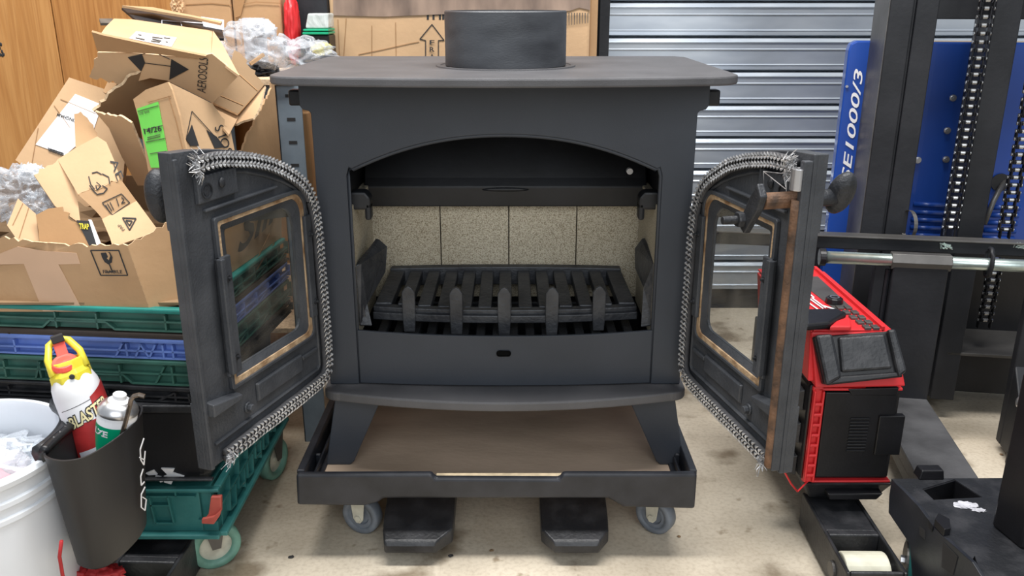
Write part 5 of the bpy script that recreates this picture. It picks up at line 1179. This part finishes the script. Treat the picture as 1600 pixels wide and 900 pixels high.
# ================================================================== BLACK DOLLY AT LOWER RIGHT
bd = thing('dolly', 'worn black plastic dolly corner with a cutout at the lower right', 'dolly', (.85, 1.05, 0))
zt3 = .160; Zp = lambda u, v: PZ(u, v, zt3)
top = [Zp(1393, 748), Zp(1600, 745)+V((.25, 0, 0)), V((1.15, .85, zt3)), V((.66, .85, zt3)), Zp(1535, 905), Zp(1523, 868), Zp(1519, 875), Zp(1474, 836), Zp(1482, 833), Zp(1482, 820), Zp(1463, 812), Zp(1458, 822), Zp(1434, 790), Zp(1410, 765)]
hole = [Zp(1441, 764), Zp(1491, 749), Zp(1535, 777), Zp(1459, 781)]
bm = B(); holeprism(bm, top, [hole], (0, 0, -.010)); obj('deck', bm, 'black2', bd)
bm = B(); 
hw_ = [Zp(1441, 764), Zp(1491, 749), Zp(1535, 777), Zp(1459, 781)]
for a, b in zip(hw_, hw_[1:]+hw_[:1]): prism(bm, [a-V((0, 0, .001)), b-V((0, 0, .001)), b-V((0, 0, .045)), a-V((0, 0, .045))], (0, -.003, 0))
obj('hole_wall', bm, 'black', bd)
# side skirt facing left
sk = Plane(Zp(1393, 748), Zp(1535, 905), PZ(1393, 748, .16)+V((-.004, 0, -.1)))
spx = [(1393, 749), (1410, 765), (1434, 790), (1458, 822), (1474, 838), (1519, 878), (1536, 905), (1530, 960), (1440, 960), (1425, 900), (1421, 850), (1388, 801), (1389, 775)]
bm = B(); prism(bm, [sk.at(u, v) for u, v in spx], -sk.n*.006); obj('side_skirt', bm, 'dolly', bd, bevel=.001)
for pg in (((1437, 822), (1446, 829), (1446, 843), (1438, 836)), ((1474, 846), (1497, 870), (1490, 898), (1472, 886))): decal(sk, pg, 'ink', bd, 'skirt_slot', off=.001)
bm = B(); p = Zp(1453, 748); hexa(bm, [(p.x-.02, p.y-.004, zt3), (p.x+.022, p.y-.004, zt3), (p.x+.022, p.y+.02, zt3), (p.x-.02, p.y+.02, zt3)], [(p.x-.016, p.y-.002, zt3+.016), (p.x+.02, p.y-.002, zt3+.016), (p.x+.02, p.y+.018, zt3+.016), (p.x-.016, p.y+.018, zt3+.016)]); obj('stacking_lug', bm, 'black', bd, bevel=.002)
bm = B(); p = Zp(1478, 826); prism(bm, [Zp(u, v)+V((0, 0, .0)) for u, v in ((1459, 822), (1464, 812), (1482, 821), (1484, 836), (1474, 838))], (0, 0, .012)); obj('clip_lug', bm, 'black', bd, bevel=.001)
c = PZ(1430, 878, .045)+V((.0, .0, 0)); c.z = .045
bm = B(); lathe(bm, [(.02, -.013), (.041, -.013), (.045, -.008), (.045, .008), (.041, .013), (.02, .013)], c, (1, -.35, 0), 36); wh = obj('caster', bm, M['cangreen'] if 0 else 'teal_d', bd, smooth=True)
bm = B(); lathe(bm, [(0, -.016), (.030, -.016), (.034, .0), (.030, .016), (0, .016)], c, (1, -.35, 0), 30); obj('hub', bm, 'steelgrey', wh); 
bm = B(); tag_ = V((1, -.35, 0)).normalized(); disc(bm, c+tag_*.0, -tag_, .007, .022, 6); obj('axle_nut', bm, 'tin', wh)
bm = B(); crumple(bm, PZ(1508, 789, .161), (.022, .012, .002), 71, .5, 3, 3); crumple(bm, PZ(1530, 797, .161), (.012, .006, .0015), 72, .5, 3, 3); obj('paint_splash', bm, 'whitegrey', bd)
# post
pp = Zp(1549, 818); bm = B()
x = PZ(1549, 820, .161); y = PZ(1591, 858, .161)
prism(bm, [V((x.x, x.y, .1605)), V((y.x+.004, y.y, .1605)), V((.95, y.y, .1605)), V((.95, x.y, .1605))], (0, 0, .25))
tag(obj('black_post', bm, 'black', bevel=.004), 'tall black steel post standing on the black dolly at the right edge', 'post')
# crumbs on the floor
for k, (u, v, r_, lb) in enumerate(((704, 868, .006, 'dark crumb on the concrete just in front of the left fork tip'), (768, 860, .005, 'dark crumb on the concrete between the two fork tips'), (1061, 838, .004, 'dark crumb on the concrete near the right caster of the stove dolly'), (455, 870, .006, 'brown crumb on bare concrete right of the teal dolly'), (1565, 710, .005, 'dark crumb on the concrete beside the fork blade at the right edge'))):
    c = PZ(u, v, .0015); bm = B(); crumple(bm, (c.x, c.y, .0015), (r_, r_*.8, .0018), 80+k, .5, 2, 2, zmin=0.0002)
    tag(obj('floor_crumb', bm, 'cardin' if k % 3 else 'ink'), lb, 'debris')
